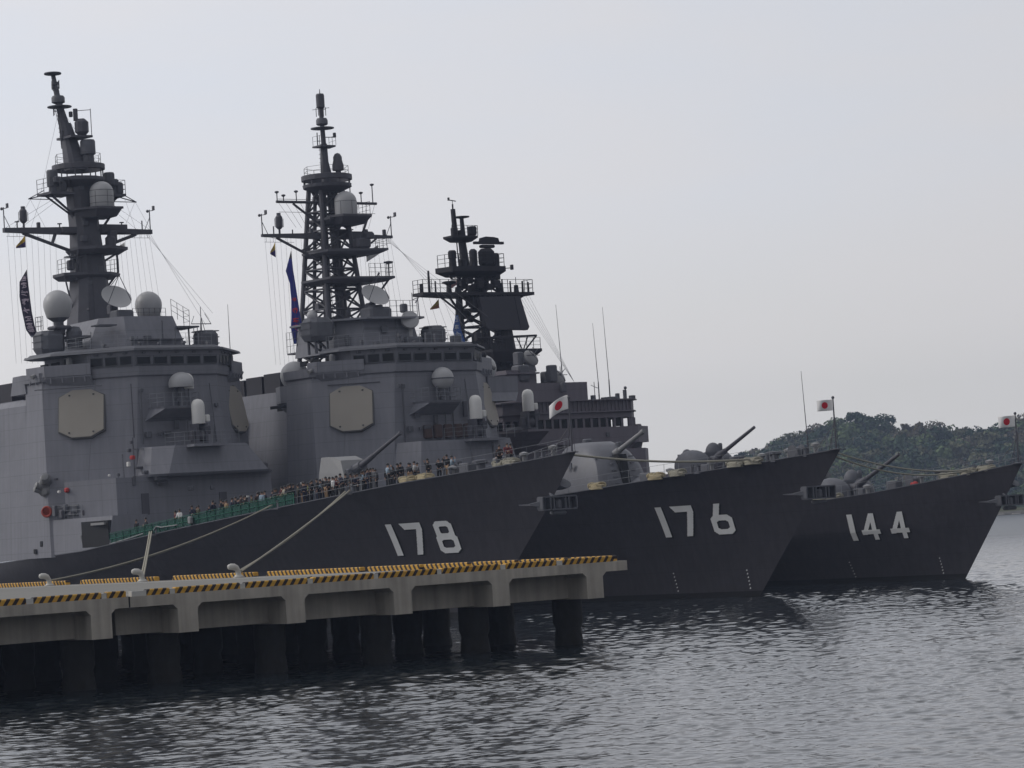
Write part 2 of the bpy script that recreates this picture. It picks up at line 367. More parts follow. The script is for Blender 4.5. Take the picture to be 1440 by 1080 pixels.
def forest():
    g = np.random.RandomState(11); protos = [crown_arrays(g, 5.2, 7.5, 330, .5, 10) for _ in range(9)]
    Vs, Fs, Ms, off = [], [], [], 0
    y = 966.
    while y < 1150:
        x = 40+g.rand()*6
        while x < 470:
            px = x+g.normal()*1.6; py = y+g.normal()*1.6
            h = hill_h(px, py)
            skip = (py < 985 and g.rand() < .35) or h < .2
            if not skip:
                V, F = protos[g.randint(9)]
                s = (.62+.5*g.rand())*(.8 if py < 985 else 1); an = g.rand()*6.28; c_, s_ = math.cos(an), math.sin(an)
                W = V.copy(); W[:, 0] = (V[:, 0]*c_-V[:, 1]*s_)*s; W[:, 1] = (V[:, 0]*s_+V[:, 1]*c_)*s; W[:, 2] = V[:, 2]*s*(.8+.4*g.rand())
                W += np.array([px, py, h-1.2])
                Vs.append(W); Fs.append(F+off); off += len(W)
                nv = noise.noise(Vector((px*.03, py*.03, 9)))
                mi = g.choice(5, p=[.3, .2, .2, .1, .2]) if nv < .12 else g.choice(5, p=[.1, .45, .3, .1, .05])
                Ms.append(np.full(len(F), mi))
            x += 5.6 if 80 < x < 215 else 9.5
        y += 6.5 if y < 1110 else 10
    o = bpy.data.objects.new('woodland', mesh_np('woodland', np.concatenate(Vs), np.concatenate(Fs), LEAF, np.concatenate(Ms))); C.objects.link(o)
    tag(o, 'dense mixed green woodland covering the far hillside across the water', 'woodland', kind='stuff')
forest()
# trees one can tell apart on the skyline
def skyline_tree(g, px, r, h, lm, base, gap=1.0):
    """px is the tree's x on the ridge; trunk, limbs and crown"""
    y = 1100+g.rand()*14; z = hill_h(px, y)-.5
    e = empty('tree', (px, y, z), g.rand()*6.28)
    t = MB(); hh = h*.55; t.path([(0, 0, -1), (.1, .1, hh*.5), (.3, -.1, hh)], [.38, .3, .2], 7)
    for i in range(5):
        an = i*1.26+g.rand(); z0 = hh*(.55+.09*i); t.path([(.15, 0, z0), (math.cos(an)*r*.4, math.sin(an)*r*.4, z0+h*.16), (math.cos(an)*r*.75, math.sin(an)*r*.75, z0+h*.27)], [.16, .11, .05], 5)
    t.build('trunk', BARK, e)
    V, F = crown_arrays(g, r, h*.66, int(900*gap), .29, 13); V = V+np.array([0, 0, h*.36])
    o = bpy.data.objects.new('crown', mesh_np('crown', V, F, [LEAF[lm]])); C.objects.link(o); o.parent = e
    return e
g = np.random.RandomState(5)
TREES = [(97, 3.4, 7, 3, 'small brownish tree low on the left shoulder of the far ridge'), (106, 4.0, 7.4, 2, 'olive tree on the ridge shoulder left of the jackstaff with the second flag'), (114.5, 4.0, 7.6, 3, 'brown-green tree on the ridge just left of the flag on the middle bow'),
 (122, 4.4, 8, 1, 'bright olive tree on the ridge right behind the middle ship jackstaff'), (129, 3.8, 9.6, 4, 'tall dark tree, first of the pair standing above the ridge'), (133.6, 3.4, 9.6, 0, 'slim dark tree, second of the pair standing above the ridge'),
 (140, 4.4, 9.5, 4, 'broad dark rounded tree between the tall pair and the notch in the skyline'), (144.3, 2.2, 6.5, 0, 'dark tree at the left lip of the sky notch'), (147.8, 2.0, 8.6, 3, 'thin leaning brown tree alone beside the sky notch'), (153, 3.8, 7, 0, 'low dark tree in the middle of the ridge right of the notch'),
 (160, 4.6, 9, 3, 'broad see-through brownish tree near the middle of the visible ridge'), (167, 3.2, 6.5, 2, 'low olive tree in the dip right of the see-through tree'), (174, 4.6, 7.6, 4, 'wide dark tree in the dip of the ridge'), (181.5, 3.8, 7, 0, 'dark green tree climbing out of the dip'),
 (187, 4.0, 7.5, 2, 'olive tree left of the rightmost flag'), (194, 5.0, 8.5, 3, 'tall brown-green tree behind the rightmost flag'), (202, 4.6, 9, 0, 'dark tree on the ridge at the right edge of the picture')]
for px, r, h, lm, lb in TREES: tag(skyline_tree(g, px, r*1.05, h, lm, 0, .55 if 'see-through' in lb or 'thin' in lb else 1), lb, 'tree', 'trees along the skyline of the far hill')

# ------------------------------------------------------------ pier
PO = Vector((3.896, 155.47, 0)); 
pier = empty('pier', PO, TH)       # local x along the front edge (to the right), y back towards the ships
tag(pier, 'long grey concrete pier on dark piles with black and yellow edge kerbs', 'pier')
DT, BB = 4.35, 2.45; XR = 2.1; XL = -75; YB = 120
b = MB(); b.box(XL, XR, .0, YB, 3.83, DT-.004); b.build('deck_slab', M['concrete'], pier)
b = MB(); b.box(XL, XR-.5, .55, YB, DT-.004, DT+.002); b.build('deck_surface', M['decktop'], pier)
# transverse beams with haunched heads, each ending flush in the fascia
cols = [-.16, -6.4, -12.6, -19.04, -25.15, -29.86, -36.1, -42.3, -48.5, -54.7]
for i, x in enumerate(cols):
    b = MB(); w_ = .55
    prof = [(x-w_-.25, 3.83), (x-w_, 3.6), (x-w_, BB), (x+w_, BB), (x+w_, 3.6), (x+w_+.25, 3.83)]
    b.loft([[(px, y, z) for px, z in prof] for y in (.003, 60)]); b.build('cross_beam', M['concrete'], pier)
for y in (1.7, 8.2, 14.7, 21.2):
    b = MB()
    ends = [XL]+sorted(cols)+[.9]
    b.box(XL, -28.45, y, y+.9, BB+.06, 3.83); b.box(-28.2, .95 if y < 5 else 1.3, y, y+.9, BB+.06, 3.83)
    b.build('edge_girder', M['concrete'], pier)
b = MB(); b.m = 0; b.box(-28.36, -28.28, -.004, .3, 3.83, DT+.01); b.build('expansion_joint', M['dark'], pier)
for y in (2.6, 8.8, 15, 21.5, 28):
    for x in cols[:8] if y > 2 else cols[:8]:
        b = MB(); xx = x; g_ = rnd.uniform(.8, .9)
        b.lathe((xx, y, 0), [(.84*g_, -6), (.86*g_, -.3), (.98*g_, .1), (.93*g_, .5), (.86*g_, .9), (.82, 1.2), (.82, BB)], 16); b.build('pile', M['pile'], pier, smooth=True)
# kerbs: each a bevelled block with painted hazard bands
def hazard(axis):
    m = mat('hazard_kerb_'+axis, (.5, .26, .02), .6); t = m.node_tree; bs = t.nodes['Principled BSDF']; L = t.links.new
    tcn = t.nodes.new('ShaderNodeTexCoord'); sp = t.nodes.new('ShaderNodeSeparateXYZ'); L(tcn.outputs['Object'], sp.inputs[0])
    z = t.nodes.new('ShaderNodeMath'); z.operation = 'MULTIPLY_ADD'; L(sp.outputs[2], z.inputs[0]); z.inputs[1].default_value = -.75; L(sp.outputs[0 if axis == 'x' else 1], z.inputs[2])
    f = t.nodes.new('ShaderNodeMath'); f.operation = 'DIVIDE'; L(z.outputs[0], f.inputs[0]); f.inputs[1].default_value = .46
    fr = t.nodes.new('ShaderNodeMath'); fr.operation = 'FRACT'; L(f.outputs[0], fr.inputs[0])
    lt = t.nodes.new('ShaderNodeMath'); lt.operation = 'LESS_THAN'; L(fr.outputs[0], lt.inputs[0]); lt.inputs[1].default_value = .47
    nz_ = t.nodes.new('ShaderNodeTexNoise'); nz_.inputs['Scale'].default_value = 2.5; nz_.inputs['Detail'].default_value = 6; L(tcn.outputs['Object'], nz_.inputs[0])
    yl = t.nodes.new('ShaderNodeMix'); yl.data_type = 'RGBA'; L(nz_.outputs[0], yl.inputs[0]); yl.inputs[6].default_value = (.42, .19, .012, 1); yl.inputs[7].default_value = (.66, .4, .05, 1)
    mx_ = t.nodes.new('ShaderNodeMix'); mx_.data_type = 'RGBA'; L(lt.outputs[0], mx_.inputs[0]); L(yl.outputs[2], mx_.inputs[6]); mx_.inputs[7].default_value = (.018, .01, .01, 1)
    L(mx_.outputs[2], bs.inputs['Base Color']); return m
HX, HY = hazard('x'), hazard('y')
def kerb(x0, x1, y0, y1, m):
    b = MB(); k = .05; z0, z1 = DT-.004, DT+.3
    b.loft([[(x0+i, y0+i, z), (x1-i, y0+i, z), (x1-i, y1-i, z), (x0+i, y1-i, z)] for i, z in ((0, z0), (0, z1-k), (k, z1))])
    b.build('kerb', m, pier)
for x0, x1 in [(-62, -59), (-58, -54.5), (-54, -50.5), (-50, -46.5), (-46, -42.4), (-42, -38.2), (-37.8, -33.72), (-33.31, -29.77), (-29.46, -28.45), (-27.31, -26.07), (-25.75, -22.13), (-21.8, -18.22), (-17.88, -14.26), (-13.96, -10.35), (-10.04, -6.32), (-5.95, -2.63), (-2.2, 1.27)]:
    kerb(x0, x1, .05, .4, HX)
b = MB()
for x0, x1 in [(-33.72, -33.31), (-29.77, -29.46), (-28.15, -27.31), (-26.07, -25.75), (-22.13, -21.8), (-18.22, -17.88), (-14.26, -13.96), (-10.35, -10.04), (-6.32, -5.95), (-2.63, -2.2)]: b.box(x0+.02, x1-.02, .07, .38, DT-.004, DT+.24)
b.build('kerb_gap_block', M['bollard'], pier)
for y0, y1 in [(.8, 4.6), (5.0, 9.2), (9.6, 13.8), (14.2, 18.6), (19, 24.6), (25.4, 29), (29.1, 32.6), (32.7, 36.2), (37.8, 41.2), (41.3, 44.8), (44.9, 48.2), (50.6, 54), (54.1, 57.6), (57.7, 61.2), (63.4, 66.9), (67, 70.4), (70.5, 73.8), (76.4, 80), (80.1, 83.5)]:
    kerb(XR-.4, XR-.03, y0, y1, HY)
b = MB(); b.box(XL, XR-3.2, 5.2, 5.45, DT+.002, DT+.006); b.box(XR-3.4, XR-3.2, 5.2, 110, DT+.002, DT+.006); b.build('painted_line', mat('worn_white_line', (.6, .6, .58), .8, var=.3, vscale=1.5), pier)
b = MB(); b.lathe((-13, 9, DT), [(.35, 0), (.35, .03), (.1, .035)], 20); b.build('manhole_cover', M['pile'], pier)
b = MB(); b.path([(-16.4, 3.2, DT+.05), (-16.2, 3.2, DT+.22), (-15.9, 3.3, DT+.25), (-15.7, 3.3, DT+.05)], .05); b.build('mooring_ring', M['pile'], pier)
# bollards
def pier_pt(x, y, z): c_, s_ = math.cos(TH), math.sin(TH); return Vector((PO.x+x*c_-y*s_, PO.y+x*s_+y*c_, z))
def bollard(y, lb):
    e = empty('bollard', pier_pt(XR-.95, y, DT), TH+math.pi+R(12)); e.scale = (.8,)*3; tag(e, lb, 'bollard', 'white bollards along the ship side of the pier')
    b = MB(); b.lathe((0, 0, 0), [(.45, 0), (.45, .08), (.36, .1), (.3, .2)], 20); b.build('base_plate', M['bollard'], e, smooth=True)
    b = MB(); b.path([(0, 0, .1), (.02, 0, .35), (.08, 0, .58), (.25, 0, .78), (.5, 0, .88), (.8, 0, .9), (1.0, 0, .88), (1.12, 0, .86)], [.24, .21, .21, .25, .27, .26, .22, .1], 16)
    b.build('curved_head', M['bollard'], e, smooth=True); return e
bollard(38.7, 'rightmost white bollard, tied with a doubled hawser'); bollard(51.3, 'middle white bollard, a single steep hawser rising from it'); bollard(64.8, 'leftmost white bollard, a long low hawser leading off to the right')

# ------------------------------------------------------------ ships
HD = Vector((math.sin(TH), -math.cos(TH), 0)); PR = Vector((math.cos(TH), math.sin(TH), 0))
B178 = Vector((4.211, 204.945, 0)); B176 = B178+PR*22.548+HD*2.962; B144 = B176+PR*21.682-HD*2.305
SPEC = {
 178: dict(B=10.5, L=165, Le=62, zd=[(0, 11.5), (7, 10.85), (16, 10.2), (29, 9.05), (42, 7.9), (55, 6.65), (70, 6.0), (165, 5.8)], stem=[(0, 11.51), (3.5, 7.9), (7.8, 3.95), (10.8, 0), (12, -2)]),
 176: dict(B=10.5, L=161, Le=62, zd=[(0, 10.75), (7, 10.15), (15, 9.6), (24, 8.95), (42, 7.7), (55, 6.7), (70, 6.0), (161, 5.8)], stem=[(0, 10.72), (5, 5.46), (10.1, 0), (11.5, -2)]),
 144: dict(B=8.75, L=159, Le=58, zd=[(0, 9.05), (6, 8.3), (14, 7.4), (25, 6.6), (60, 5.2), (159, 5.0)], stem=[(0, 9.1), (3.4, 4.7), (7.2, 0), (8.5, -2)])}
def stem_a(P, z): return float(np.interp(-z, [-q[1] for q in P['stem']], [q[0] for q in P['stem']]))
def hs0(P, a, z):
    zd = interp(a, P['zd']); u = min(max(z/zd, -.3), 1); x = (a-stem_a(P, z))/(P['Le']+32*(1-u)); x = min(max(x, 0), 1)
    e = 1.9-.4*(1-u); s = (P['B']-.5*(1-u))*(1-(1-x)**e)
    if a > P['L']*.6: s *= 1-.12*((a-P['L']*.6)/(P['L']*.4))**2*(1+1.2*(1-u))
    return s
def hs(P, a, z):
    if P['B'] > 9: return hs0(P, a, z)
    zd = interp(a, P['zd']); zk = interp(a, [(0, 4.9), (7, 4.6), (25, 3.9), (60, 3.0), (159, 2.8)])
    st = stem_a(P, z)
    if a <= st: return 0.
    top = hs0(P, a, zd)
    k0 = hs0(P, a, zk); k1 = k0+(max(0, top-.2*(zd-zk))-k0)*.92 if top > 0 else 0
    if z >= zk: 
        f = (z-zk)/(zd-zk); s = k1+(top-k1)*f
    else:
        f = max(z, 0)/zk; w0 = hs0(P, a, 0); s = w0+(k1-w0)*f if z > 0 else hs0(P, a, z)
    near = min(1, (a-st)/4.0); return min(s, hs0(P, a, z))*(1-near)+s*near if z < zd else top
def make_hull(P, root):
    taus = [0]+list(np.cumsum([.15, .2, .3, .4, .5, .6, .7, .8, .9, 1, 1, 1.1, 1.2, 1.3, 1.4, 1.5, 1.6, 1.8]))
    a0 = list(taus)
    while a0[-1] < P['L']-4: a0.append(a0[-1]+min(4, 1.9+.03*len(a0)))
    a0.append(P['L'])
    NZ = 22; b = MB()
    for side in (1, -1):
        o = len(b.v)
        for at in a0:
            zd = interp(at, P['zd'])
            for i in range(NZ+3):
                if P['B'] < 9:
                    zk = interp(at, [(0, 4.9), (7, 4.6), (25, 3.9), (60, 3.0), (159, 2.8)])
                    z = (-2, 0, .42)[i] if i < 3 else (.42+(zk-.42)*(i-2)/10 if i <= 12 else zk+(zd-zk)*(i-12)/(NZ-10))
                else: z = (-2, 0, .42)[i] if i < 3 else .42+(zd-.42)*(i-2)/NZ
                st = stem_a(P, z); a = st+(P['L']-st)*at/P['L']
                zz = z if i < NZ+2 else interp(a, P['zd'])
                b.v.append((a, side*hs(P, a, min(z, interp(a, P['zd']))), zz if i >= 3 else z))
        n = NZ+3
        for j in range(len(a0)-1):
            for i in range(n-1):
                q = (o+j*n+i, o+(j+1)*n+i, o+(j+1)*n+i+1, o+j*n+i+1); b.f.append(q if side > 0 else q[::-1]); b.mi.append(1 if i < 2 else 0)
    n = NZ+3; J = len(a0)-1; m_ = (J+1)*n
    for i in range(n-1): b.f.append((J*n+i, J*n+i+1, m_+J*n+i+1, m_+J*n+i)); b.mi.append(0)
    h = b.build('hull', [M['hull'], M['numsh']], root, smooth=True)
    d = MB(); d.m = 0
    for at in a0:
        z = interp(at, P['zd'])-.06; s = max(0, hs(P, at, z+.06)-.05)
        d.v += [(at, s, z), (at, -s, z)]
    for j in range(J): d.f.append((2*j, 2*j+2, 2*j+3, 2*j+1)); d.mi.append(0)
    d.build('weather_deck', M['deck'], root)
    t = MB()
    for side in (1, -1):
        t.path([(a, side*hs(P, a, interp(a, P['zd'])), interp(a, P['zd'])+.03) for a in np.linspace(.05, 75, 50)], .05, 4)
    t.build('deck_edge_coaming', M['gear'], root)
    return h

# hull numbers as painted shapes following the plating
def in_digit(ch, x, y):
    """unit: metres, digit 2.4 high, about 2 wide"""
    def seg(x0, y0, x1, y1, w):
        dx, dy = x1-x0, y1-y0; t = max(0, min(1, ((x-x0)*dx+(y-y0)*dy)/(dx*dx+dy*dy))); return math.hypot(x-x0-t*dx, y-y0-t*dy) < w
    def oct_(cx, cy, rx, ry, k=.62):
        u = abs(x-cx)/rx; v = abs(y-cy)/ry; return u < 1 and v < 1 and u+v < 1+k
    if ch == '1': return 0 <= x <= .6 and 0 <= y <= 2.4
    if ch == '7':
        if y > 2.4 or y < 0: return False
        if y > 1.92: return .08+(2.4-y)*.7-.08 <= x <= 2.05
        xl = .68+(y/1.92)*.8; return xl <= x <= xl+.57
    if ch == '8':
        o = oct_(1.0, 1.72, .88, .68) or oct_(1.0, .72, 1.05, .72); i = oct_(1.0, 1.74, .42, .28) or oct_(1.0, .7, .56, .31); return o and not i
    if ch == '6':
        o = oct_(1.0, .76, 1.02, .76); i = oct_(1.02, .74, .54, .33)
        st = 0.76 <= y <= 2.4 and (.0+(y-.76)*.44) <= x <= ((y-.76)*.44+.55)
        return (o or st) and not (i)
    if ch == '4':
        if y < 0 or y > 2.4: return False
        bar = .52 <= y <= .9 and 0 <= x <= 2.0
        stem = 1.15 <= x <= 1.62 and y <= 2.4
        dg = y >= .5 and (0+(y-.5)*.58) <= x <= (0+(y-.5)*.58+.5) and x <= 1.62
        return bar or stem or dg
def hull_number(P, hull, items, z0, k=1.0):
    c = .04
    for name, m, dx, dz, off in (('hull_number_shadow', 'numsh', .13, -.09, .022), ('hull_number', 'num', 0, 0, .04)):
        for ch, aL, wsc in items:
            b = MB()
            nx_, ny_ = int(2.3/c), int(2.44/c); vid = {}
            def vert(i, j):
                if (i, j) not in vid:
                    x = (i*c)*k*wsc; y = j*c*k
                    a = aL-x-dx; z = z0+y+dz
                    vid[(i, j)] = len(b.v); b.v.append((a, hs(P, a, z)+off, z))
                return vid[(i, j)]
            for i in range(nx_):
                for j in range(ny_):
                    if in_digit(ch, (i+.5)*c, (j+.5)*c):
                        b.f.append((vert(i, j), vert(i+1, j), vert(i+1, j+1), vert(i, j+1))); b.mi.append(0)
            o = b.build(name, M[m], hull)
def stem_anchor(P, root, z, a, wid, k=1.):
    """bow anchor hanging under its bell mouth at the stem"""
    e = MB()
    # bell mouth: rounded housing projecting ahead of the stem
    rings = []
    for t, w_, h_ in ((0, .55, .9), (.35, .8, 1.0), (.75, .72, .8), (1, .5, .5)):
        a_ = a+1.6-2.6*t; z_ = z+1.25-.25*t
        rings.append([(a_+.25*math.sin(q), -.55*k+w_*k*math.cos(q), z_+h_*k*.62*math.sin(q)) for q in np.linspace(0, 2*math.pi, 12, endpoint=False)])
    e.loft(rings); e.build('anchor_bell_mouth', M['gear'], root, smooth=True)
    b = MB(); az = a-1.0; hw = wid/2; zc = z-.35; k2 = .5*k
    # crown: long trough-like head with framed recesses facing forward
    b.box(az, az+.65, -hw*.78, hw*.78, zc+k2-.1, zc+k2); b.box(az, az+.65, -hw*.78, hw*.78, zc-k2, zc-k2+.1)
    for s in (-.78, -.42, -.27, .27, .42, .78): b.box(az, az+.65, s*hw-.06, s*hw+.06, zc-k2+.1, zc+k2-.1)
    b.box(az+.5, az+.62, -hw*.74, hw*.74, zc-k2+.1, zc+k2-.1)
    for s in (-1, 1): # flukes: flat pointed blades swept aft
        b.loft([[(az+.15, s*hw*.76, zc-.22), (az+.55, s*hw*.76, zc-.22), (az+.55, s*hw*.76, zc+.18), (az+.15, s*hw*.76, zc+.18)],
                [(az+.9, s*hw*1.02, zc-.1), (az+1.3, s*hw*.95, zc-.1), (az+1.3, s*hw*.95, zc+.04), (az+.9, s*hw*1.02, zc+.04)],
                [(az+1.9, s*hw*1.16, zc-.02), (az+1.95, s*hw*1.12, zc-.02), (az+1.95, s*hw*1.12, zc+.02), (az+1.9, s*hw*1.16, zc+.02)]])
    b.cbox((az+.3, 0, zc-.1), (.5, .5, .7), .12); b.tube((az+.4, 0, zc), (a+.4, 0, z+.8), .16*k, n=8)
    b.cbox((az+.45, -.1, zc-k2-.2), (.6, 1.2, .3), .1)
    b.build('anchor', M['gear'], root)
def deck_gear(P, root, a_list, seed):
    g = random.Random(seed)
    for kind, a, s in a_list:
        z = interp(a, P['zd'])-.06; b = MB()
        if kind == 'bitts':
            for d in (-.4, .4): b.lathe((a+d, s, z), [(.2, 0), (.16, .1), (.15, .55), (.2, .62), (.2, .68)], 10)
            b.cbox((a, s, z+.04), (1.5, .6, .08)); b.build('mooring_bitts', M['gear'], root)
        elif kind == 'capstan': b.lathe((a, s, z), [(.7, 0), (.7, .15), (.45, .25), (.4, .7), (.62, .85), (.62, 1.0), (.3, 1.05)], 16); b.build('capstan', M['gear'], root, smooth=True)
        elif kind == 'vent': b.lathe((a, s, z), [(.16, 0), (.16, .6), (.34, .66), (.34, .82), (.05, .92)], 12); b.build('mushroom_vent', M['greyl'], root, smooth=True)
        elif kind == 'box': b.cbox((a, s, z+.4), (1.2, .8, .8), .06); b.build('deck_locker', M['gear'], root)
        elif kind == 'reel':
            b.lathe((a, s-.5, z+.55), [(.5, 0), (.5, .06), (.3, .07), (.3, .93), (.5, .94), (.5, 1.)], 16, (0, 1, 0))
            for q in (-.45, .45): b.tube((a-.4, s+q, z), (a, s+q, z+.55), .04); b.tube((a+.4, s+q, z), (a, s+q, z+.55), .04)
            b.build('rope_reel', M['gear'], root)
        elif kind in ('coil', 'tancoil'):
            for i in range(5):
                r = .4; zc = z+.18+.1*g.random(); pts = []
                for q in range(13):
                    t = q/12*2*math.pi; pts.append((a+(i-2)*.28+.1*math.cos(t), s+r*math.cos(t)*(.8+.2*g.random()), zc+.2*math.sin(t)+.1))
                b.path(pts, .085, 6)
            for i in range(4): b.path([(a+.8*math.cos(t)+(g.random()-.5)*.2, s+.4*math.sin(t), z+.08+.09*i) for t in np.linspace(0, 5.8, 14)], .075, 6)
            b.build('coiled_hawser', M['ropet' if kind == 'tancoil' else 'rope'], root, smooth=True)
def bow_rail(P, root, a1, side, a0=.6):
    pts = [(a, side*max(.15, hs(P, a, interp(a, P['zd']))-.12), interp(a, P['zd'])) for a in np.linspace(a0, a1, 12)]
    MB().rail(pts, 1.05, 1.7, .018, 2).build('lifeline', M['steel'], root)
def jackstaff(P, root, h, label_rig=True):
    z = interp(.4, P['zd']); b = MB(); b.tube((.45, 0, z), (.45, 0, z+h), .075, .045, 8); b.ball((.45, 0, z+h), .12, 8, 6)
    for s in (-.7, .7): b.tube((2.0, s, z), (.5, 0, z+h*.5), .025, n=4)
    b.tube((.45, -.28, z), (.45, -.1, z+h*.62), .02, n=4); b.tube((.7, .3, z), (.5, .0, z+h*.6), .02, n=4)
    b.lathe((.5, 0, z), [(.5, 0), (.5, .05), (.12, .1)], 10)
    b.build('jackstaff', M['mast'], root)

def flag_mat():
    m = mat('sun_disc_flag', (.75, .74, .74), .85); t = m.node_tree; bs = t.nodes['Principled BSDF']; L = t.links.new
    uv = t.nodes.new('ShaderNodeTexCoord'); mp_ = t.nodes.new('ShaderNodeVectorMath'); mp_.operation = 'SUBTRACT'; L(uv.outputs['UV'], mp_.inputs[0]); mp_.inputs[1].default_value = (.75, .5, 0)
    ln = t.nodes.new('ShaderNodeVectorMath'); ln.operation = 'LENGTH'; L(mp_.outputs[0], ln.inputs[0])
    lt = t.nodes.new('ShaderNodeMath'); lt.operation = 'LESS_THAN'; L(ln.outputs['Value'], lt.inputs[0]); lt.inputs[1].default_value = .3
    mx_ = t.nodes.new('ShaderNodeMix'); mx_.data_type = 'RGBA'; L(lt.outputs[0], mx_.inputs[0]); mx_.inputs[6].default_value = (.75, .74, .74, 1); mx_.inputs[7].default_value = (.62, .01, .03, 1)
    L(mx_.outputs[2], bs.inputs['Base Color']); return m
FLAGM = flag_mat()
def cloth(name, mats, p_of, nu, nv, uvs=(1.5, 1.), thick=.012, parent=None, mat_of=None):
    """cloth sheet from a function p_of(u, v); u along the fly, v up"""
    b = MB()
    for j in range(nv+1):
        for i in range(nu+1): b.v.append(tuple(p_of(i/nu, j/nv)))
    uvl = []
    for j in range(nv):
        for i in range(nu):
            a = j*(nu+1)+i; b.f.append((a, a+1, a+nu+2, a+nu+1)); b.mi.append(mat_of((i+.5)/nu, (j+.5)/nv) if mat_of else 0)
    me = bpy.data.meshes.new(name); me.from_pydata(b.v, [], b.f)
    for m in mats: me.materials.append(m)
    me.polygons.foreach_set('material_index', b.mi); me.polygons.foreach_set('use_smooth', [True]*len(b.f))
    ul = me.uv_layers.new(name='UVMap'); k = 0
    for p in me.polygons:
        for vi in p.vertices: ul.data[k].uv = ((vi % (nu+1))/nu*uvs[0], (vi//(nu+1))/nv*uvs[1]); k += 1
    o = bpy.data.objects.new(name, me); C.objects.link(o)
    md = o.modifiers.new('thickness', 'SOLIDIFY'); md.thickness = thick
    if parent: o.parent = parent
    return o
def ship_world(B, a, s, z): return Vector(B)-HD*a-PR*s+Vector((0, 0, z))
def nat_flag(B, P, zt, w_, h_, droop, lb, sag=0.):
    z0 = interp(.4, P['zd'])+zt; o0 = ship_world(B, .45, .09, z0)
    dirv = (Vector((-1, .15, 0))).normalized()
    def f(u, v):
        ww = .16*w_*math.sin(u*5.5+v*1.3)*u
        return dirv*(u*w_*(1-.12*droop))+Vector((.1*ww, ww, (v*h_)*(1-.12*droop*u)-droop*u*w_*(.55+.3*u)+sag*math.sin(u*4)*.1))
    o = cloth('flag', [FLAGM], f, 26, 14); o.location = o0; tag(o, lb, 'flag', 'sun disc flags on the bow jackstaffs'); return o

def radar_face(root, c, sgn, H_=4.05, W_=3.75, tilt=15):
    """octagon-cornered fixed array on the 45 degree corner; c = centre, sgn = side"""
    yw = R(45 if sgn > 0 else 38); n = Vector((-math.cos(yw)*math.cos(R(tilt)), sgn*math.sin(yw)*math.cos(R(tilt)), math.sin(R(tilt))))
    hx = Vector((math.sin(yw), sgn*math.cos(yw), 0)); up = n.cross(hx)
    if up.z < 0: up = -up
    c = Vector(c)
    def pts(k, d):
        hw, hh = W_/2+k, H_/2+k; q = [(-hw, -hh*.72), (-hw*.42, -hh), (hw*.42, -hh), (hw, -hh*.72), (hw, hh*.72), (hw*.42, hh), (-hw*.42, hh), (-hw, hh*.72)]
        return [tuple(c+hx*x+up*y+n*d) for x, y in q]
    b = MB(); b.loft([pts(.1, -.8), pts(.1, .1), pts(.03, .14)]); fr = b.build('radar_array_frame', M['trim'], root)
    b = MB(); b.loft([pts(0, .12), pts(-.02, .2)]); b.build('radar_array_face', M['array'], fr)
    b = MB()
    for x, y in ((-.27, .8), (.27, .8), (-.27, -.82), (.27, -.82)):
        p = c+hx*x*W_+up*y*H_/2*.97+n*.2; b.cbox(tuple(p), (.13, .13, .13))
    b.build('lifting_lugs', M['trim'], fr)

def windows(root, p0, p1, n, w_, h_, name='bridge_window', lean=0):
    """row of n framed panes on the vertical strip from p0 to p1 (local), outward = right-hand side"""
    p0, p1 = Vector(p0), Vector(p1); d = (p1-p0).normalized(); nn = Vector((d.y, -d.x, 0))
    L = (p1-p0).length
    for i in range(n):
        c = p0+(p1-p0)*((i+.5)/n)
        def q(x, y, o): return tuple(c+d*x+Vector((0, 0, y))+nn*o)
        b = MB(); b.loft([[q(-w_/2, -h_/2, .0), q(w_/2, -h_/2, .0), q(w_/2, h_/2, .0), q(-w_/2, h_/2, .0)], [q(-w_/2, -h_/2, .03), q(w_/2, -h_/2, .03), q(w_/2, h_/2, .03), q(-w_/2, h_/2, .03)]])
        o = b.build(name, M['glass'], root)
        f = MB(); t = .05
        for x0, x1, y0, y1 in ((-w_/2-t, w_/2+t, h_/2, h_/2+t), (-w_/2-t, w_/2+t, -h_/2-t, -h_/2), (-w_/2-t, -w_/2, -h_/2, h_/2), (w_/2, w_/2+t, -h_/2, h_/2)):
            f.loft([[q(x0, y0, 0), q(x1, y0, 0), q(x1, y1, 0), q(x0, y1, 0)], [q(x0, y0, .07), q(x1, y0, .07), q(x1, y1, .07), q(x0, y1, .07)]])
        f.cbox(tuple(c+Vector((0, 0, h_/2+.28))+nn*.12), (.3, .3, .14))
        f.build('frame', M['gear'], o)
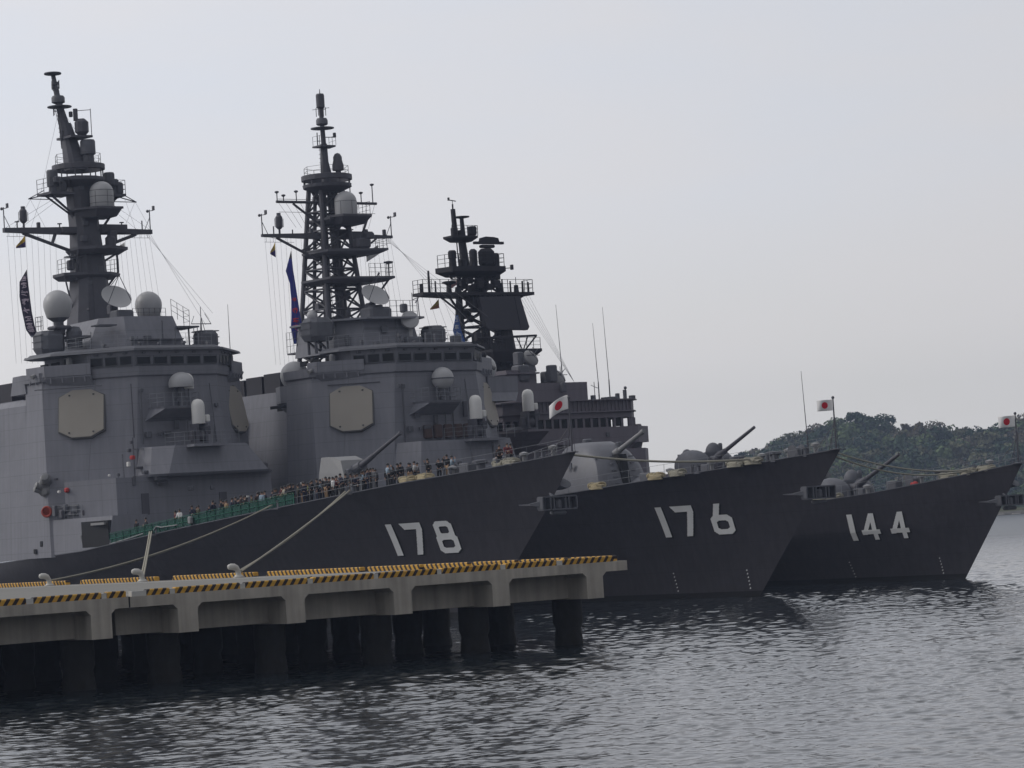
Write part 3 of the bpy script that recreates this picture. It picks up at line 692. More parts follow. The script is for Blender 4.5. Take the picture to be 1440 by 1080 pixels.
def ciws(root, a, s, z, k=1.):
    b = MB(); b.lathe((a, s, z), [(.75, 0), (.75, .18), (.55, .2)], 16)
    b.box(a-.55, a+.55, s-.55, s-.32, z+.2, z+1.75); b.box(a-.55, a+.55, s+.32, s+.55, z+.2, z+1.75)
    b.cbox((a+.15, s, z+1.0), (.7, .6, .75), .08); b.lathe((a-.1, s, z+.75), [(.42, -.3), (.42, .3)], 14, (0, 1, 0))
    for q in range(6): b.tube((a-.2, s+.09*math.cos(q), z+1.3+.09*math.sin(q)), (a-1.7, s+.09*math.cos(q), z+1.42+.09*math.sin(q)), .028, n=5)
    b.cbox((a+.1, s-.85, z+1.2), (.7, .4, .7), .08); b.cbox((a, s+.75, z+.8), (.6, .3, .8), .06)
    m_ = b.build('close_in_gun_mount', M['mast'], root)
    d = MB(); r = .48*k; d.lathe((a, s, z+1.75), [(r*.98, 0), (r, .06), (r, 1.25*k), (r*.96, 1.42*k), (r*.82, 1.6*k), (r*.55, 1.74*k), (.02, 1.8*k)], 22); d.build('radome', M['white'], m_, smooth=True)
    e = MB(); e.cbox((a+.0, s-r-.28, z+2.2), (.4, .42, .62), .08); e.tube((a, s-r, z+2.2), (a, s-r-.3, z+2.2), .1); e.build('camera_housing', M['white'], m_)
def fittings(root, spec, name='wall_fittings', m='gear'):
    """pipes, boxes, doors and lamps clipped to a wall: list of (kind, point, size)"""
    b = MB()
    for kd, p, d in spec:
        if kd == 'b': b.cbox(p, d, min(d)*.15)
        elif kd == 'p': b.path([p]+[tuple(Vector(p)+Vector(x)) for x in d], .05, 6)
        elif kd == 'l':
            p = Vector(p); q = Vector(d); n = int(max(2, (q-p).length/.35)); sd_ = Vector((.2, -.08, 0))
            b.tube(p-sd_, q-sd_, .03); b.tube(p+sd_, q+sd_, .03)
            for i in range(n+1): c = p.lerp(q, i/n); b.tube(c-sd_, c+sd_, .02, n=4)
    return b.build(name, M[m], root)
def dish(root, c, r, direction, name='satellite_dish'):
    b = MB(); c = Vector(c); d = Vector(direction).normalized()
    prof_f = [(r*t, .28*r*t*t) for t in np.linspace(.02, 1, 9)]; prof_b = [(r*t, .28*r*t*t-.05) for t in np.linspace(1, .02, 9)]
    b.lathe(c, prof_f+prof_b, 26, d); o = b.build(name, M['dome'], root, smooth=True)
    e = MB(); u = d.orthogonal(); ap = c+d*r*1.0+Vector((0, 0, r*.85))
    for q in range(3):
        t = q*2.09+.5; u_ = (d.orthogonal().normalized()*math.cos(t)+d.cross(d.orthogonal().normalized())*math.sin(t)); e.tube(c+u_*r*.96+d*.27*r, ap, .035, n=5)
    e.lathe(ap, [(.1, -.12), (.1, .12)], 8, d)
    e.tube(c, c-d*.9, .22, n=10); e.cbox(tuple(c-d*1.0+Vector((0, 0, -.2))), (.8, .8, .9), .1); e.tube(c-d*1.0, c-d*1.0-Vector((0, 0, 1.6)), .3, n=10)
    e.build('feed_and_mount', M['mast'], o)
def radome(root, c, r, neck=.6, h=1.0, m='dome'):
    """bulb with cut-off lower end on a pedestal; c = bulb centre"""
    b = MB(); b.lathe(c, [(r*.74, -r*.95), (r*.8, -r*.9), (r*.97, -r*.3)]+[(r*math.cos(t), r*math.sin(t)) for t in np.linspace(-.1, 1.55, 9)], 26)
    o = b.build('radome', M[m], root, smooth=True)
    p = MB(); p.lathe((c[0], c[1], c[2]-r*.95), [(neck*.6, -h), (neck*.6, -.35), (r*.7, -.05), (r*.74, 0)], 16); p.build('pedestal', M['gear'], o)
def whip(root, a, s, z, h, lean=0): 
    b = MB(); b.tube((a, s, z), (a, s, z+h*.25), .07, .055, 6); b.tube((a, s, z+h*.25), (a+lean, s, z+h), .04, .018, 5); b.lathe((a, s, z-.1), [(.16, 0), (.12, .3)], 8); b.build('whip_antenna', M['mast'], root)
def yard_gear(root, a, z, s0, s1, seed, hal_to, m='mast', anem=True):
    """small aerials standing on a yard, droppers and signal halyards below it"""
    g = random.Random(seed); b = MB()
    for s in (s0, s1):
        if anem:
            sg = -1 if s == s0 else 1
            b.tube((a, s, z), (a, s, z+1.9), .05); b.tube((a-.7, s, z+1.75), (a+.3, s, z+1.8), .04); b.cbox((a-.75, s, z+1.95), (.3, .12, .4)); b.ball((a+.35, s, z+1.8), .14, 8, 6)
            b.tube((a, s, z+1.2), (a, s+.6*(1 if s < 0 else -1), z), .03)
    n = 7
    for i in range(n):
        s = s0+(s1-s0)*(i+.6)/n
        if abs(s) < 2: continue
        k = g.choice('abc'); h = g.uniform(.4, 1.0)
        if k == 'a': b.lathe((a, s, z), [(.06, 0), (.06, h), (.22, h), (.22, h+.08), (.02, h+.1)], 10)
        elif k == 'b': b.tube((a, s, z), (a, s, z+h), .06)
        else: b.cbox((a, s, z+.3), (.3, .3, .6), .05)
    s = s0*.72+s1*.28; s = s0+(s1-s0)*.13
    b.tube((a, s, z), (a, s, z+1.0), .1); b.lathe((a, s, z+.5), [(.15, 0), (.34, .2), (.34, 1.1), (.2, 1.3), (.2, 1.5)], 12)
    for q in range(4): b.tube((a+.45*math.cos(q*1.57), s+.45*math.sin(q*1.57), z+.7), (a+.45*math.cos(q*1.57), s+.45*math.sin(q*1.57), z+1.5), .03, n=4)
    b.build('yard_aerials', M[m], root)
    w_ = MB()
    for i in range(9):
        for sgn in (s0, s1):
            s = sgn*(.97-.075*i)
            if abs(s) < 1.9: continue
            t = hal_to; sgx = 1 if sgn > 0 else -1
            w_.tube((a, s, z-.05), (a-1.5+.2*i, s*1.06+.1*sgx, t), .011, n=3)
    for sgn in (s0, s1):
        w_.tube((a, sgn, z-.05), (a, sgn*.7, z-.6), .02, n=3); w_.tube((a, sgn*.98, z-.7), (a, sgn*.55, z-.7), .022, n=3)
        for q in (.95, .85, .75, .65): w_.tube((a, sgn*q, z), (a, sgn*q, z-.7), .018, n=3)
    w_.build('signal_halyards', M['wire'], root)

# ------------- the two big modern destroyers share one builder
def plan(F, z, grow=0.):
    """octagonal superstructure plan at height z; F: front a, front half width, side half width at zr"""
    dz = z-F['zr']; af = F['af']+.05*dz-grow; sf = F['sf']-.10*dz; ss = F['ss']-F.get('q', .045)*dz
    a1 = F['af']+(F['ss']-F['sf'])+.09*dz-grow*.4; ss += grow
    return [(af, -sf), (af, sf), (a1, ss), (F['ab'], ss-F.get('tb', 0)), (F['ab'], -ss+F.get('tb', 0)), (a1, -ss)]
def aegis_ship(num):
    P = SPEC[num]; B = {178: B178, 176: B176}[num]; at = num == 178
    root = empty('destroyer', B, math.pi/2+TH)
    tag(root, 'grey destroyer nearest the pier, number 178 on its bow, with solid tower mast' if at else 'middle grey destroyer, number 176 on its bow, with open lattice mast', 'warship', 'destroyers moored side by side')
    hull = make_hull(P, root)
    if at: hull_number(P, hull, [('1', 19.2, 1), ('7', 17.85, 1), ('8', 14.75, 1)], 4.85)
    else: hull_number(P, hull, [('1', 17.75, 1), ('7', 16.35, 1), ('6', 12.95, 1)], 4.9)
    dm = MB()                                    # draught marks at the waterline
    for a in (stem_a(P, .5)+1.2, stem_a(P, .5)+8.5):
        for i in range(6): z = .6+.28*i; dm.box(a, a+.14, hs(P, a, z)-.05, hs(P, a, z)+.025, z, z+.12)
    dm.build('draught_marks', M['num'], hull)
    F = dict(zr=18, af=54.87, sf=4.17, ss=10.0, ab=64) if at else dict(zr=17.6, af=51.39, sf=4.69, ss=9.86, ab=60.9, q=.05)
    da = F['af']-54.87; zt = 21.2 if at else 20.6; dz = zt-21.2       # top of the main block
    b = MB(); zb = 6.3
    b.loft([[(x, y, z) for x, y in plan(F, z)] for z in (zb, 12, zt)]); sup = b.build('superstructure', M['sup'], root)
    # faces
    rc = Vector((58.3, 7.6, 18.35)) if at else Vector((54.1, 7.4, 17.7))
    for sg in (1, -1): radar_face(root, (rc.x, sg*rc.y, rc.z), sg, 4.15 if at else 4.05, 3.95 if at else 3.8, 11)
    # fascia below the bridge, bridge house, roof
    b = MB(); b.loft([[(x, y, z) for x, y in plan(F, zt, g_)] for z, g_ in ((zt, .0), (zt+.12, .22), (zt+.85, .3))]); b.build('bridge_deck_fascia', M['sup'], root)
    zf = zt+.85; af = F['af']+.15; W = [(af, -4.15), (af, 4.15), (af+2.9, 6.9), (af+(10 if at else 6.2), 7.3), (af+(10 if at else 6.2), -7.3), (af+2.9, -6.9)]
    Wt = [(x-.25 if i < 2 else x-.12, y*1.02) for i, (x, y) in enumerate(W)]
    b = MB(); b.prism(W, zf, zf+1.35, Wt); b.build('bridge_house', M['sup'], root)
    ro = [(af-.6, -4.4), (af-.6, 4.4), (af+4.9, 9.5), (af+9.0, 9.9), (af+10.5, 8.4), (af+10.5, -8.4), (af+9.0, -9.9), (af+4.9, -9.5)] if at else [(af-.6, -4.4), (af-.6, 4.4), (af+3.2, 8.0), (af+5.8, 8.4), (af+6.4, 7.4), (af+6.4, -7.4), (af+5.8, -8.4), (af+3.2, -8.0)]
    b = MB(); b.prism(ro, zf+1.35, zf+1.55, [(x+.05, y*.985) for x, y in ro]); b.prism([(x+.3, y*.95) for x, y in ro], zf+1.55, zf+1.8, [(x+.7, y*.9) for x, y in ro]); b.build('bridge_roof', M['gear'], root)
    zw = zf+.55
    windows(root, (af-.12, 4.1, zw), (af-.12, -4.1, zw), 5 if at else 5, 1.25, .68)
    windows(root, (af+2.75, 6.93, zw), (af-.1, 4.25, zw), 3, 1.0, .68); windows(root, (af-.1, -4.25, zw), (af+2.75, -6.93, zw), 3, 1.0, .68)
    # bridge wings
    for sg in (1, -1):
        b = MB(); o_ = ([(af+2.4, 7.0), (af+5.3, 9.8), (af+8.1, 10.1), (af+8.1, 7.2), (af+3.0, 6.5)] if at else [(af+1.7, 6.4), (af+4.4, 9.5), (af+5.7, 9.7), (af+5.7, 7), (af+2.3, 6.0)]); o_ = [(x, sg*y) for x, y in o_]
        
        b.prism([(x+.3, y*.93) for x, y in o_], zf-1.5, zf-.55, o_); b.prism(o_, zf-.55, zf-.4)
        for p, q in zip(o_[:3], o_[1:3]+[o_[3]]):
            v = (Vector((q[0], q[1], 0))-Vector((p[0], p[1], 0))).normalized(); n_ = Vector((-v.y, v.x, 0))*.08
            b.loft([[(p[0], p[1], z), (q[0], q[1], z), (q[0]+n_.x, q[1]+n_.y, z), (p[0]+n_.x, p[1]+n_.y, z)] for z in (zf-.4, zf+.55)])
            L = (Vector(q)-Vector(p)).length
            for i in range(int(L/.9)): t = (i+.5)/int(L/.9); x = p[0]+(q[0]-p[0])*t; y = p[1]+(q[1]-p[1])*t; b.box(x-.05, x+.05, y*1.0, y+sg*.08, zf-.95, zf-.5)
        b.build('bridge_wing', M['sup'], root)
        d = MB(); d.box(af+4.6, af+5.4, sg*7.75, sg*7.9, zf+.1, zf+1.1); d.box(af+6.3, af+7.6, sg*7.85, sg*8.0, zf+.5, zf+.95); d.box(af+8.4, af+9.6, sg*7.85, sg*8.0, zf+.5, zf+.95); d.build('wing_openings', M['dark'], root)
        l = MB(); l.cbox((af+4.3, sg*8.0, zf+.85), (.45, .45, .7), .1); l.tube((af+4.3, sg*8.0, zf-.3), (af+4.3, sg*8.0, zf+.6), .1); l.lathe((af+(6.5 if at else 4.9), sg*(10.15 if at else 9.8), zf-.15), [(.16, 0), (.2, .4)], 10, (0, sg, -.5)); l.build('signal_lamp', M['greyl'], root)
        r_ = MB(); r_.rail([(af+6.0, sg*7.4, zf+1.8), (af+6.2, sg*6, zf+1.8), (af+6.2, sg*2.5, zf+1.8)], 1.1, 1.2, .02, 3); r_.build('guard_rail', M['steel'], root)
    # forward sponson carrying the satcom radome, plus the gun platform ahead of it
    a0 = F['af']; zs = 18.5+dz*.9; fs = 1.15 if at else .85
    b = MB(); b.loft([[(a0+1.5, fs+2.6, zs-1.5), (a0+1.5, fs-2.2, zs-1.5), (a0+.4, fs-2.2, zs-1.4), (a0+.4, fs+2.6, zs-1.4)],
                      [(a0+1.5, fs+2.2, zs-.2), (a0+1.5, fs-2.6, zs-.2), (a0-1.9, fs-2.0, zs-.2), (a0-1.9, fs+1.4, zs-.2)],
                      [(a0+1.5, fs+2.2, zs), (a0+1.5, fs-2.6, zs), (a0-2.0, fs-2.1, zs), (a0-2.0, fs+1.5, zs)]]); b.build('radome_sponson', M['sup'], root)
    r_ = MB(); r_.rail([(a0+.4, fs+2.2, zs), (a0-1.9, fs+1.4, zs), (a0-1.9, fs-2.0, zs), (a0+.4, fs-2.5, zs)], 1.15, .8, .025, 3); r_.build('guard_rail', M['steel'], root)
    c = (a0-.7, fs-1.0, zs+2.0)
    if at:
        d = MB(); d.lathe((c[0], c[1], c[2]-.35), [(1.05, 0), (1.08, .25)]+[(1.08*math.cos(t), .3+1.0*math.sin(t)) for t in np.linspace(.1, 1.55, 8)], 24); dd = d.build('radome', M['dome'], root, smooth=True)
        d = MB(); d.lathe((c[0]+.1, c[1]-.6, c[2]), [(.62, -.5), (.62, .2)]+[(.62*math.cos(t), .25+.62*math.sin(t)) for t in np.linspace(.1, 1.55, 6)], 18); d.build('radome_cap', M['white'], dd, smooth=True)
    else:
        d = MB(); d.ball((c[0], c[1], c[2]), 1.0, 24, 12); dd = d.build('radome', M['dome'], root, smooth=True)
        d = MB(); d.lathe((c[0], c[1], c[2]), [(1.03, -.08), (1.03, .04)], 24); d.lathe(c, [(.3, -1.7), (.5, -.95)], 12); d.build('radome_ring', M['gear'], dd)
    d = MB(); d.tube((c[0], c[1], zs), (c[0], c[1], c[2]-.3), .32, n=12); d.cbox((c[0], c[1], zs+.6), (.5, 1.2, .3), .05); d.tube((c[0], c[1]+.7, zs), (c[0], c[1]+.7, c[2]-.35), .06); d.tube((c[0], c[1]-.7, zs), (c[0], c[1]-.7, c[2]-.35), .06); d.build('radome_pedestal', M['gear'], root)
    # gun platform
    zp = 14.9 if at else 14.2; gs = -.2 if at else -2.1; ga = a0-3.0
    b = MB()
    if at:
        b.prism([(51.5, -6.5), (51.5, 3.4), (52.6, 4.5), (54.9, 4.9), (54.9, -8.9)], 12.55, 12.75, [(51.3, -6.5), (51.3, 3.5), (52.5, 4.6), (54.9, 5), (54.9, -8.9)])
        b.prism([(51.4, -6.4), (51.4, 3.4), (52.6, 4.5), (54.9, 4.8), (54.9, -8.4)], 12.75, 15.1, [(51.9, -4.6), (51.9, 2.4), (53.2, 3.9), (54.9, 4.3), (54.9, -6.2)])
    else:
        b.prism([(47.6, -6.8), (47.6, 5.2), (51.5, 6.2), (51.5, -8)], 8.0, 14.4, [(48.6, -5.6), (48.6, 4.0), (51.5, 4.9), (51.5, -6.6)])
    b.box(ga-1.3, ga+2.4, gs-1.9, gs+1.5, zp+.0, zp+.22) if at else b.box(ga-.9, ga+2.4, gs-2.2, gs+1.5, zp+.0, zp+.22)
    b.build('forward_platform', M['sup'], root)
    ciws(root, ga+.3, gs-.0, zp+.22, 1.18)
    r_ = MB(); r_.rail([(ga-1.2, gs-3, zp+.2), (ga-1.2, gs+1.4, zp+.2), (ga+1.6, gs+2.6, zp+.2)], 1.1, .9, .02, 3); r_.build('guard_rail', M['steel'], root)
    # dark recess wall detail under the sponson
    fittings(root, [('b', (a0-.4, 3.4, 16.2+dz), (.3, .5, .5)), ('b', (a0-.4, 1.6, 16.3+dz), (.3, .7, .3)), ('b', (a0-.4, 2.3, 16.2+dz), (.3, .3, .3)), ('p', (a0-.3, -.5, 15.6+dz), [(0, 0, 2), (0, 1, 2.2)]),
                    ('l', (a0-.45, -3.2, 15.4+dz), (a0+.3, -3.2, 20.5+dz)), ('b', (a0-.35, .6, 17.0+dz), (.25, .4, .8)), ('p', (a0-.3, 3.9, 15.4+dz), [(0, 0, 4.4)]), ('b', (a0-.1, -3.6, 18.6+dz), (.25, .3, .3)), ('b', (a0-.1, 3.7, 20.0+dz), (.25, .3, .3))])
    if at:
        # flush bulwark and side deckhouse
        for sg in (1, -1):
            b = MB(); b.loft([[(50.8, sg*6, z0), (50.8, sg*s1, z0), (55.6, sg*s2, z1), (62, sg*s3, z2), (84, sg*s3, z3), (84, sg*6, z3)] for z0, z1, z2, z3, s1, s2, s3 in ((7.06, 6.63, 6.3, 5.97, 9.7, 10.12, 10.44), (9.45, 9.45, 9.45, 9.45, 9.3, 9.95, 10.3))]); b.build('side_deckhouse', M['sup'], root)
        b = MB(); b.loft([[(50.9, 9.72, z), (54.9, 10.06, z), (54.9, 9.4, z), (50.9, 9.2, z)] for z in (6.95, 9.1)]); b.build('side_doorway', M['dark'], root)
        b = MB(); b.box(50.9, 53.2, 9.95, 10.1, 8.75, 8.95); b.build('doorway_trim', M['greyl'], root)
        b = MB(); b.loft([[(x, y, z) for x, y in ((53, 7.6), (53, -7.6), (58, -9.8), (58, 9.8))] for z in (8, 12.6)]); b.build('lower_front_house', M['sup'], root)
        # torpedo / decoy launcher hanging on the starboard face, hoses, lockers, ladders
        b = MB()
        for i in range(2): b.lathe((60.6-.5*i, 10.3+.1*i, 12.5+.35*i), [(.2, -.5), (.42, -.4), (.45, .5), (.36, .62), (.3, .9), (.1, .95)], 14, (-.75, .5, .35)); b.lathe((60.9-.3*i, 10.7, 12.1+.3*i), [(.2, -.3), (.3, -.2), (.3, .4), (.1, .5)], 10, (.2, .9, .3))
        b.cbox((60.6, 10.2, 12.0), (1.2, .9, .9), .2); b.tube((60.6, 10.2, 11.6), (60.6, 10.2, 9.6), .12); b.build('decoy_launcher', M['greyl'], root, smooth=True)
        fx = [('p', (59.0, 10.25, 10.6), [(-2.5, -.9, 0), (-2.5, -.9, -.6)]), ('p', (60.2, 10.35, 10.4), [(-4.5, -2.2, .1)]), ('b', (58.9, 10.35, 10.2), (.5, .3, .9)), ('b', (57.8, 9.9, 10.4), (.4, .3, .6)), ('b', (57.0, 9.2, 10.1), (.5, .4, .9)),
              ('b', (56.2, 8.5, 10.4), (.9, .3, 1.2)), ('b', (54.9, 7.6, 11.0), (.4, .3, 1.8)), ('l', (53.2, 6.6, 9.6), (54.2, 6.2, 14.6)), ('p', (53.8, 6.9, 9.6), [(0, 0, 3.2)]), ('b', (53.0, 5.9, 12.3), (.3, .3, .8)), ('b', (53.2, 6.1, 11.0), (.3, .3, 1.2)),
              ('b', (55.6, 8.2, 12.2), (.25, .25, .25)), ('b', (54.4, 6.6, 12.9), (.25, .25, .25)), ('b', (57.6, 7.0, 14.9), (.3, .2, .15)), ('b', (60.6, 10.0, 15.0), (.3, .2, .15)), ('p', (54.4, 5.0, 13.4), [(0, 0, 1.6), (-.4, -1.3, 1.6)]), ('b', (53.2, 4.3, 13.0), (.5, 1.2, .25)), ('b', (52.5, 3.6, 12.4), (.5, 1.2, .4)),
              ('p', (56.4, 6.6, 20.6), [(3.2, 3.2, 0), (4.5, 4.0, 0)]), ('b', (59.2, 9.5, 8.6), (.1, .1, .1)), ('b', (51.2, 1.5, 11.4), (.3, .5, .4)), ('b', (51.2, -.6, 11.4), (.3, .4, .4)), ('b', (50.7, 3.2, 9.3), (.3, .5, .5)), ('l', (55.6, 8.0, 9.6), (55.4, 7.6, 12.2))]
        fittings(root, fx)
        fx2 = [('l', (56.2, 8.6, 9.5), (56.6, 8.2, 12.4)), ('l', (54.9, 7.2, 9.5), (55.2, 6.7, 12.4)), ('b', (55.5, 7.75, 10.6), (.25, .7, 1.7)), ('b', (54.3, 6.5, 10.2), (.25, .25, 2.2)), ('b', (53.7, 5.9, 10.7), (.25, .3, 1.5)), ('p', (53.1, 5.6, 9.3), [(0, 0, 3), (.3, .5, 3.2)]),
              ('b', (58.2, 10.0, 9.9), (.6, .5, .7)), ('b', (57.3, 9.6, 9.9), (.7, .5, .3)), ('b', (56.4, 8.9, 9.9), (.4, .4, .5)), ('p', (59.6, 10.3, 9.9), [(-1, -.5, .3), (-2.2, -1.3, .3), (-3.6, -2.4, .1)]), ('b', (59.0, 10.0, 12.9), (.2, .3, .2)), ('b', (57.2, 8.3, 12.1), (.2, .3, .3)),
              ('b', (53.9, 5.7, 14.9), (.3, .3, .3)), ('b', (54.3, 5.2, 15.6), (.25, .25, .25)), ('p', (54.6, 4.9, 12.6), [(0, 0, 3.4)]), ('b', (54.0, 4.6, 13.4), (.4, .9, .2)), ('b', (52.6, 3.4, 12.0), (.3, 1.0, .25)), ('p', (54.9, 4.6, 16), [(.03, 0, 4.6)]), ('b', (54.2, -6.4, 13.2), (.5, .6, .9)), ('b', (54.0, -7.4, 13.0), (.8, .8, .8))]
        fittings(root, fx2, 'wall_fittings', 'mast')
        b = MB(); b.box(52.9, 53.02, 4.6, 5.3, 9.4, 11.2); b.box(52.9, 53.02, -3.0, -2.3, 9.2, 11.0); b.build('steel_door', M['mast'], root)
        b = MB(); b.cbox((57.7, 9.75, 11.9), (.5, .35, .4), .1); b.cbox((54.1, 5.3, 14.3), (.5, .35, .35), .08); b.build('fire_hose_box', M['red'], root)
        b = MB(); b.cbox((58.4, 10.1, 11.8), (.3, .25, .22), .05); b.cbox((54.3, 5.6, 13.75), (.35, .25, .4), .05); b.cbox((55.2, 7.0, 12.9), (.2, .2, .2), .05); b.build('pale_lockers', M['white'], root)
        b = MB()
        b.lathe((60.0, 10.55, 10.2), [(.4+.11*math.cos(t), .11*math.sin(t)) for t in np.linspace(0, 2*math.pi, 10)], 22, (-.6, .75, 0)); b.build('life_ring', M['orange'], root, smooth=True)
        b = MB(); b.rail([(55.2, 9.8, 9.45), (60.5, 10.2, 9.45)], 1.1, 1.2, .025, 3); b.build('guard_rail', M['steel'], root)
        b = MB(); b.cbox((61.4, 10.45, 7.5), (.5, .15, .5), .05); b.cbox((62.4, 10.6, 6.9), (.5, .1, .4), .05); b.build('side_scuttles', M['dark'], root)
        # after end with funnel exhausts, just entering the frame
        b = MB(); b.loft([[(x, y, z) for x, y in ((63.9, -s_), (63.9, s_), (92, s_), (92, -s_))] for z, s_ in ((6.3, 10.4), (19.5, 9.95), (20.0, 9.6))]); b.build('after_superstructure', M['sup'], root)
        b = MB(); b.box(74, 88, -5, 5, 20, 20.6); b.build('funnel_casing', M['sup'], root)
        for k_ in range(3): b = MB(); b.prism([(78.6+2.9*k_-1.2, 1.2), (78.6+2.9*k_+1.2, 1.2), (78.6+2.9*k_+1.2, 4.4), (78.6+2.9*k_-1.2, 4.4)], 20.6, 22.35); b.build('exhaust_stack', M['black'], root)
        b = MB()
        for k_ in range(9): b.box(69.5, 72.5, 9.4, 10.25-.0, 15.2+.32*k_, 15.38+.32*k_)
        b.build('intake_louvre', M['dark'], root)
        b = MB(); b.prism([(63.7, 8.2), (63.7, 10.0), (67, 9.8), (67, 7)], 20.5, 22.1, [(63.9, 8.4), (63.9, 10.1), (66.2, 9.9), (66.2, 7)]); b.build('wing_locker', M['sup'], root)
    else:
        for sg in (1, -1):
            before = set(root.children)
            # round-ended sponson with radome abaft the bridge
            b = MB(); oc = [(61.0+2.9*math.cos(t), sg*(7.4+2.1*math.sin(t))) for t in np.linspace(-.2, math.pi*.95, 10)]; oc = [(59, sg*6), (59, sg*9.4)]+[(62.2, sg*9.6), (64.2, sg*8.8), (64.9, sg*7.4), (64.6, sg*5)]
            b.prism([(x-.5, y*.93) for x, y in oc], 18.0, 18.8, oc); b.prism(oc, 18.8, 20.3); b.prism([(x-1.2, y*.96) for x, y in oc], 14, 17.9, [(x-1.2, y*.9) for x, y in oc]) if sg > 0 else None; b.build('radome_sponson', M['sup'], root)
            bx = MB(); bx.box(63.9, 64.95, sg*8.2, sg*8.3, 18.2, 18.5); bx.box(61.5, 64.0, min(sg*9.5, sg*9.62), max(sg*9.5, sg*9.62), 18.35, 18.62); bx.build('sponson_slot', M['dark'], root)
            b = MB(); b.ball((62.3, sg*7.9, 21.25), 1.3, 26, 14, z0=-.72); b.build('radome', M['dome'], root, smooth=True)
            b = MB(); b.ball((60.6, sg*6.8, 22.4), .35, 12, 8); b.tube((60.6, sg*6.8, 20.3), (60.6, sg*6.8, 22.2), .1); b.build('small_antenna', M['black'], root)
            for o in set(root.children)-before: o.location.x = 0 if sg > 0 else -3.9; o.location.y = -2.3 if sg < 0 else 0
        b = MB(); b.loft([[(66+2.2*(1-math.cos(t)) if 0 else 70-4*math.sin(t), 6.2*math.cos(t)*k, z) for t in np.linspace(0, math.pi, 12)]+[(86, -6.4*k, z), (86, 6.4*k, z)] for z, k in ((6, 1.12), (12, 1.08), (17.5, .98), (20.2, .92))]); b.build('funnel_casing', M['sup'], root, smooth=True)
        for k_ in range(4): b = MB(); x = 71.5+3.2*k_; b.prism([(x-1.4, -4.5), (x+1.4, -4.5), (x+1.4, 4.6), (x-1.4, 4.6)], 20.2, 22.1-.12*k_); b.build('exhaust_stack', M['black'], root)
        b = MB()
        for k_ in range(9): b.box(74, 77, 6.3, 6.9, 15.2+.34*k_, 15.4+.34*k_)
        b.build('intake_louvre', M['dark'], root)
        fx = [('b', (50.0, 3.6, 10.6), (.3, .5, .5)), ('b', (47.5, 1.4, 11.6), (.3, .4, .4)), ('b', (47.4, .0, 11.7), (.3, .3, .9)), ('p', (47.5, 2.4, 9.4), [(0, 0, 2.8)]), ('l', (47.6, -1.0, 9.4), (48.4, -1.0, 14.2)), ('b', (47.3, -2.6, 10.2), (.4, .8, 1.2)), ('b', (51.0, 4.4, 19.4), (.2, .2, .3)),
              ('p', (52.4, 5.4, 19.9), [(3.2, 3.4, 0)]), ('b', (46.9, -5.2, 9.8), (1.4, 1.2, 1.2)), ('b', (46.9, -.6, 9.7), (1.2, 2.2, 1.1)), ('p', (47.4, .7, 9.4), [(0, 0, 2.6), (0, -.6, 2.9)]), ('b', (47.4, .9, 12.3), (.3, .35, .35))]
        fittings(root, fx)
        fittings(root, [('l', (47.4, -3.4, 8.4), (48.3, -3.4, 14)), ('b', (47.3, 3.0, 10.8), (.3, .8, .3)), ('b', (47.3, 2.0, 9.4), (.3, .9, 1.1)), ('p', (47.4, 4.2, 8.2), [(0, 0, 2.2), (.1, -.4, 3.2)]), ('b', (47.3, -4.4, 11.0), (.3, .4, .8)), ('b', (51.0, 2.6, 16.8), (.2, .5, .4)), ('b', (51.0, -2.6, 17.2), (.3, .4, 1.4)), ('p', (51.2, 3.9, 14.4), [(0, 0, 5.2)]), ('p', (51.2, -1.4, 14.6), [(0, 0, 3.2), (0, 1.2, 3.3)]), ('b', (53.6, 6.6, 12.4), (.2, .3, .3)), ('b', (55.6, 8.7, 11.4), (.2, .3, .2)), ('l', (61.0, 10.0, 12), (61.0, 9.6, 17.8))], 'wall_fittings', 'mast')
        b = MB(); b.cbox((47.3, 1.1, 10.9), (.4, .4, .4), .08); b.build('fire_hose_box', M['red'], root)
        b = MB(); b.rail([(46.4, 4.8, 8.0), (46.4, -5.5, 8.0)], 3.0, 1.5, .02, 3); b.build('guard_rail', M['steel'], root)
        b = MB()
        for i in range(5): b.cbox((a0-.25, 1.5-1.1*i, 15.3), (.5, .8, 1.2), .1)
        b.build('stowed_hoses', mat('rust_brown_covers', (.09, .06, .055), .9, var=.3, vscale=2), root)
    # boxes on the bridge roof: electronic warfare cabins and deckhouse
    zr = zf+1.8
    if at:
        T = [(62.5, -2.2), (60.6, -1.9), (60.6, 1.7), (62.6, 4.1), (70.5, 4.1), (70.5, -4.3), (62.5, -4.3)]; K = [(63.2, -2.0), (61.4, -1.7), (61.4, 1.4), (63.6, 2.9), (70, 2.4), (70, -3.4), (63.3, -3.6)]
        T = [(60.4, -4.4), (60.4, 1.6), (63.2, 4.3), (71, 4.3), (71, -4.4)]; K = [(61.6, -3.7), (61.6, 1.2), (63.6, 2.6), (70.5, 2.2), (70.5, -3.7)]
        b = MB(); b.prism(T, zr-.2, zr+3.1, K); b.build('upper_deckhouse', M['sup'], root)
        b = MB(); b.box(60.2, 61, -3.9, .9, zr+.9, zr+1.0); b.cbox((60.6, -.5, zr+1.15), (.3, .7, .3), .05); b.cbox((60.4, -1.9, zr+1.8), (.1, .1, 1.6)); b.cbox((61.6, 3.2, zr+2.3), (1.4, 1.8, .12)); b.build('deckhouse_fittings', M['gear'], root)
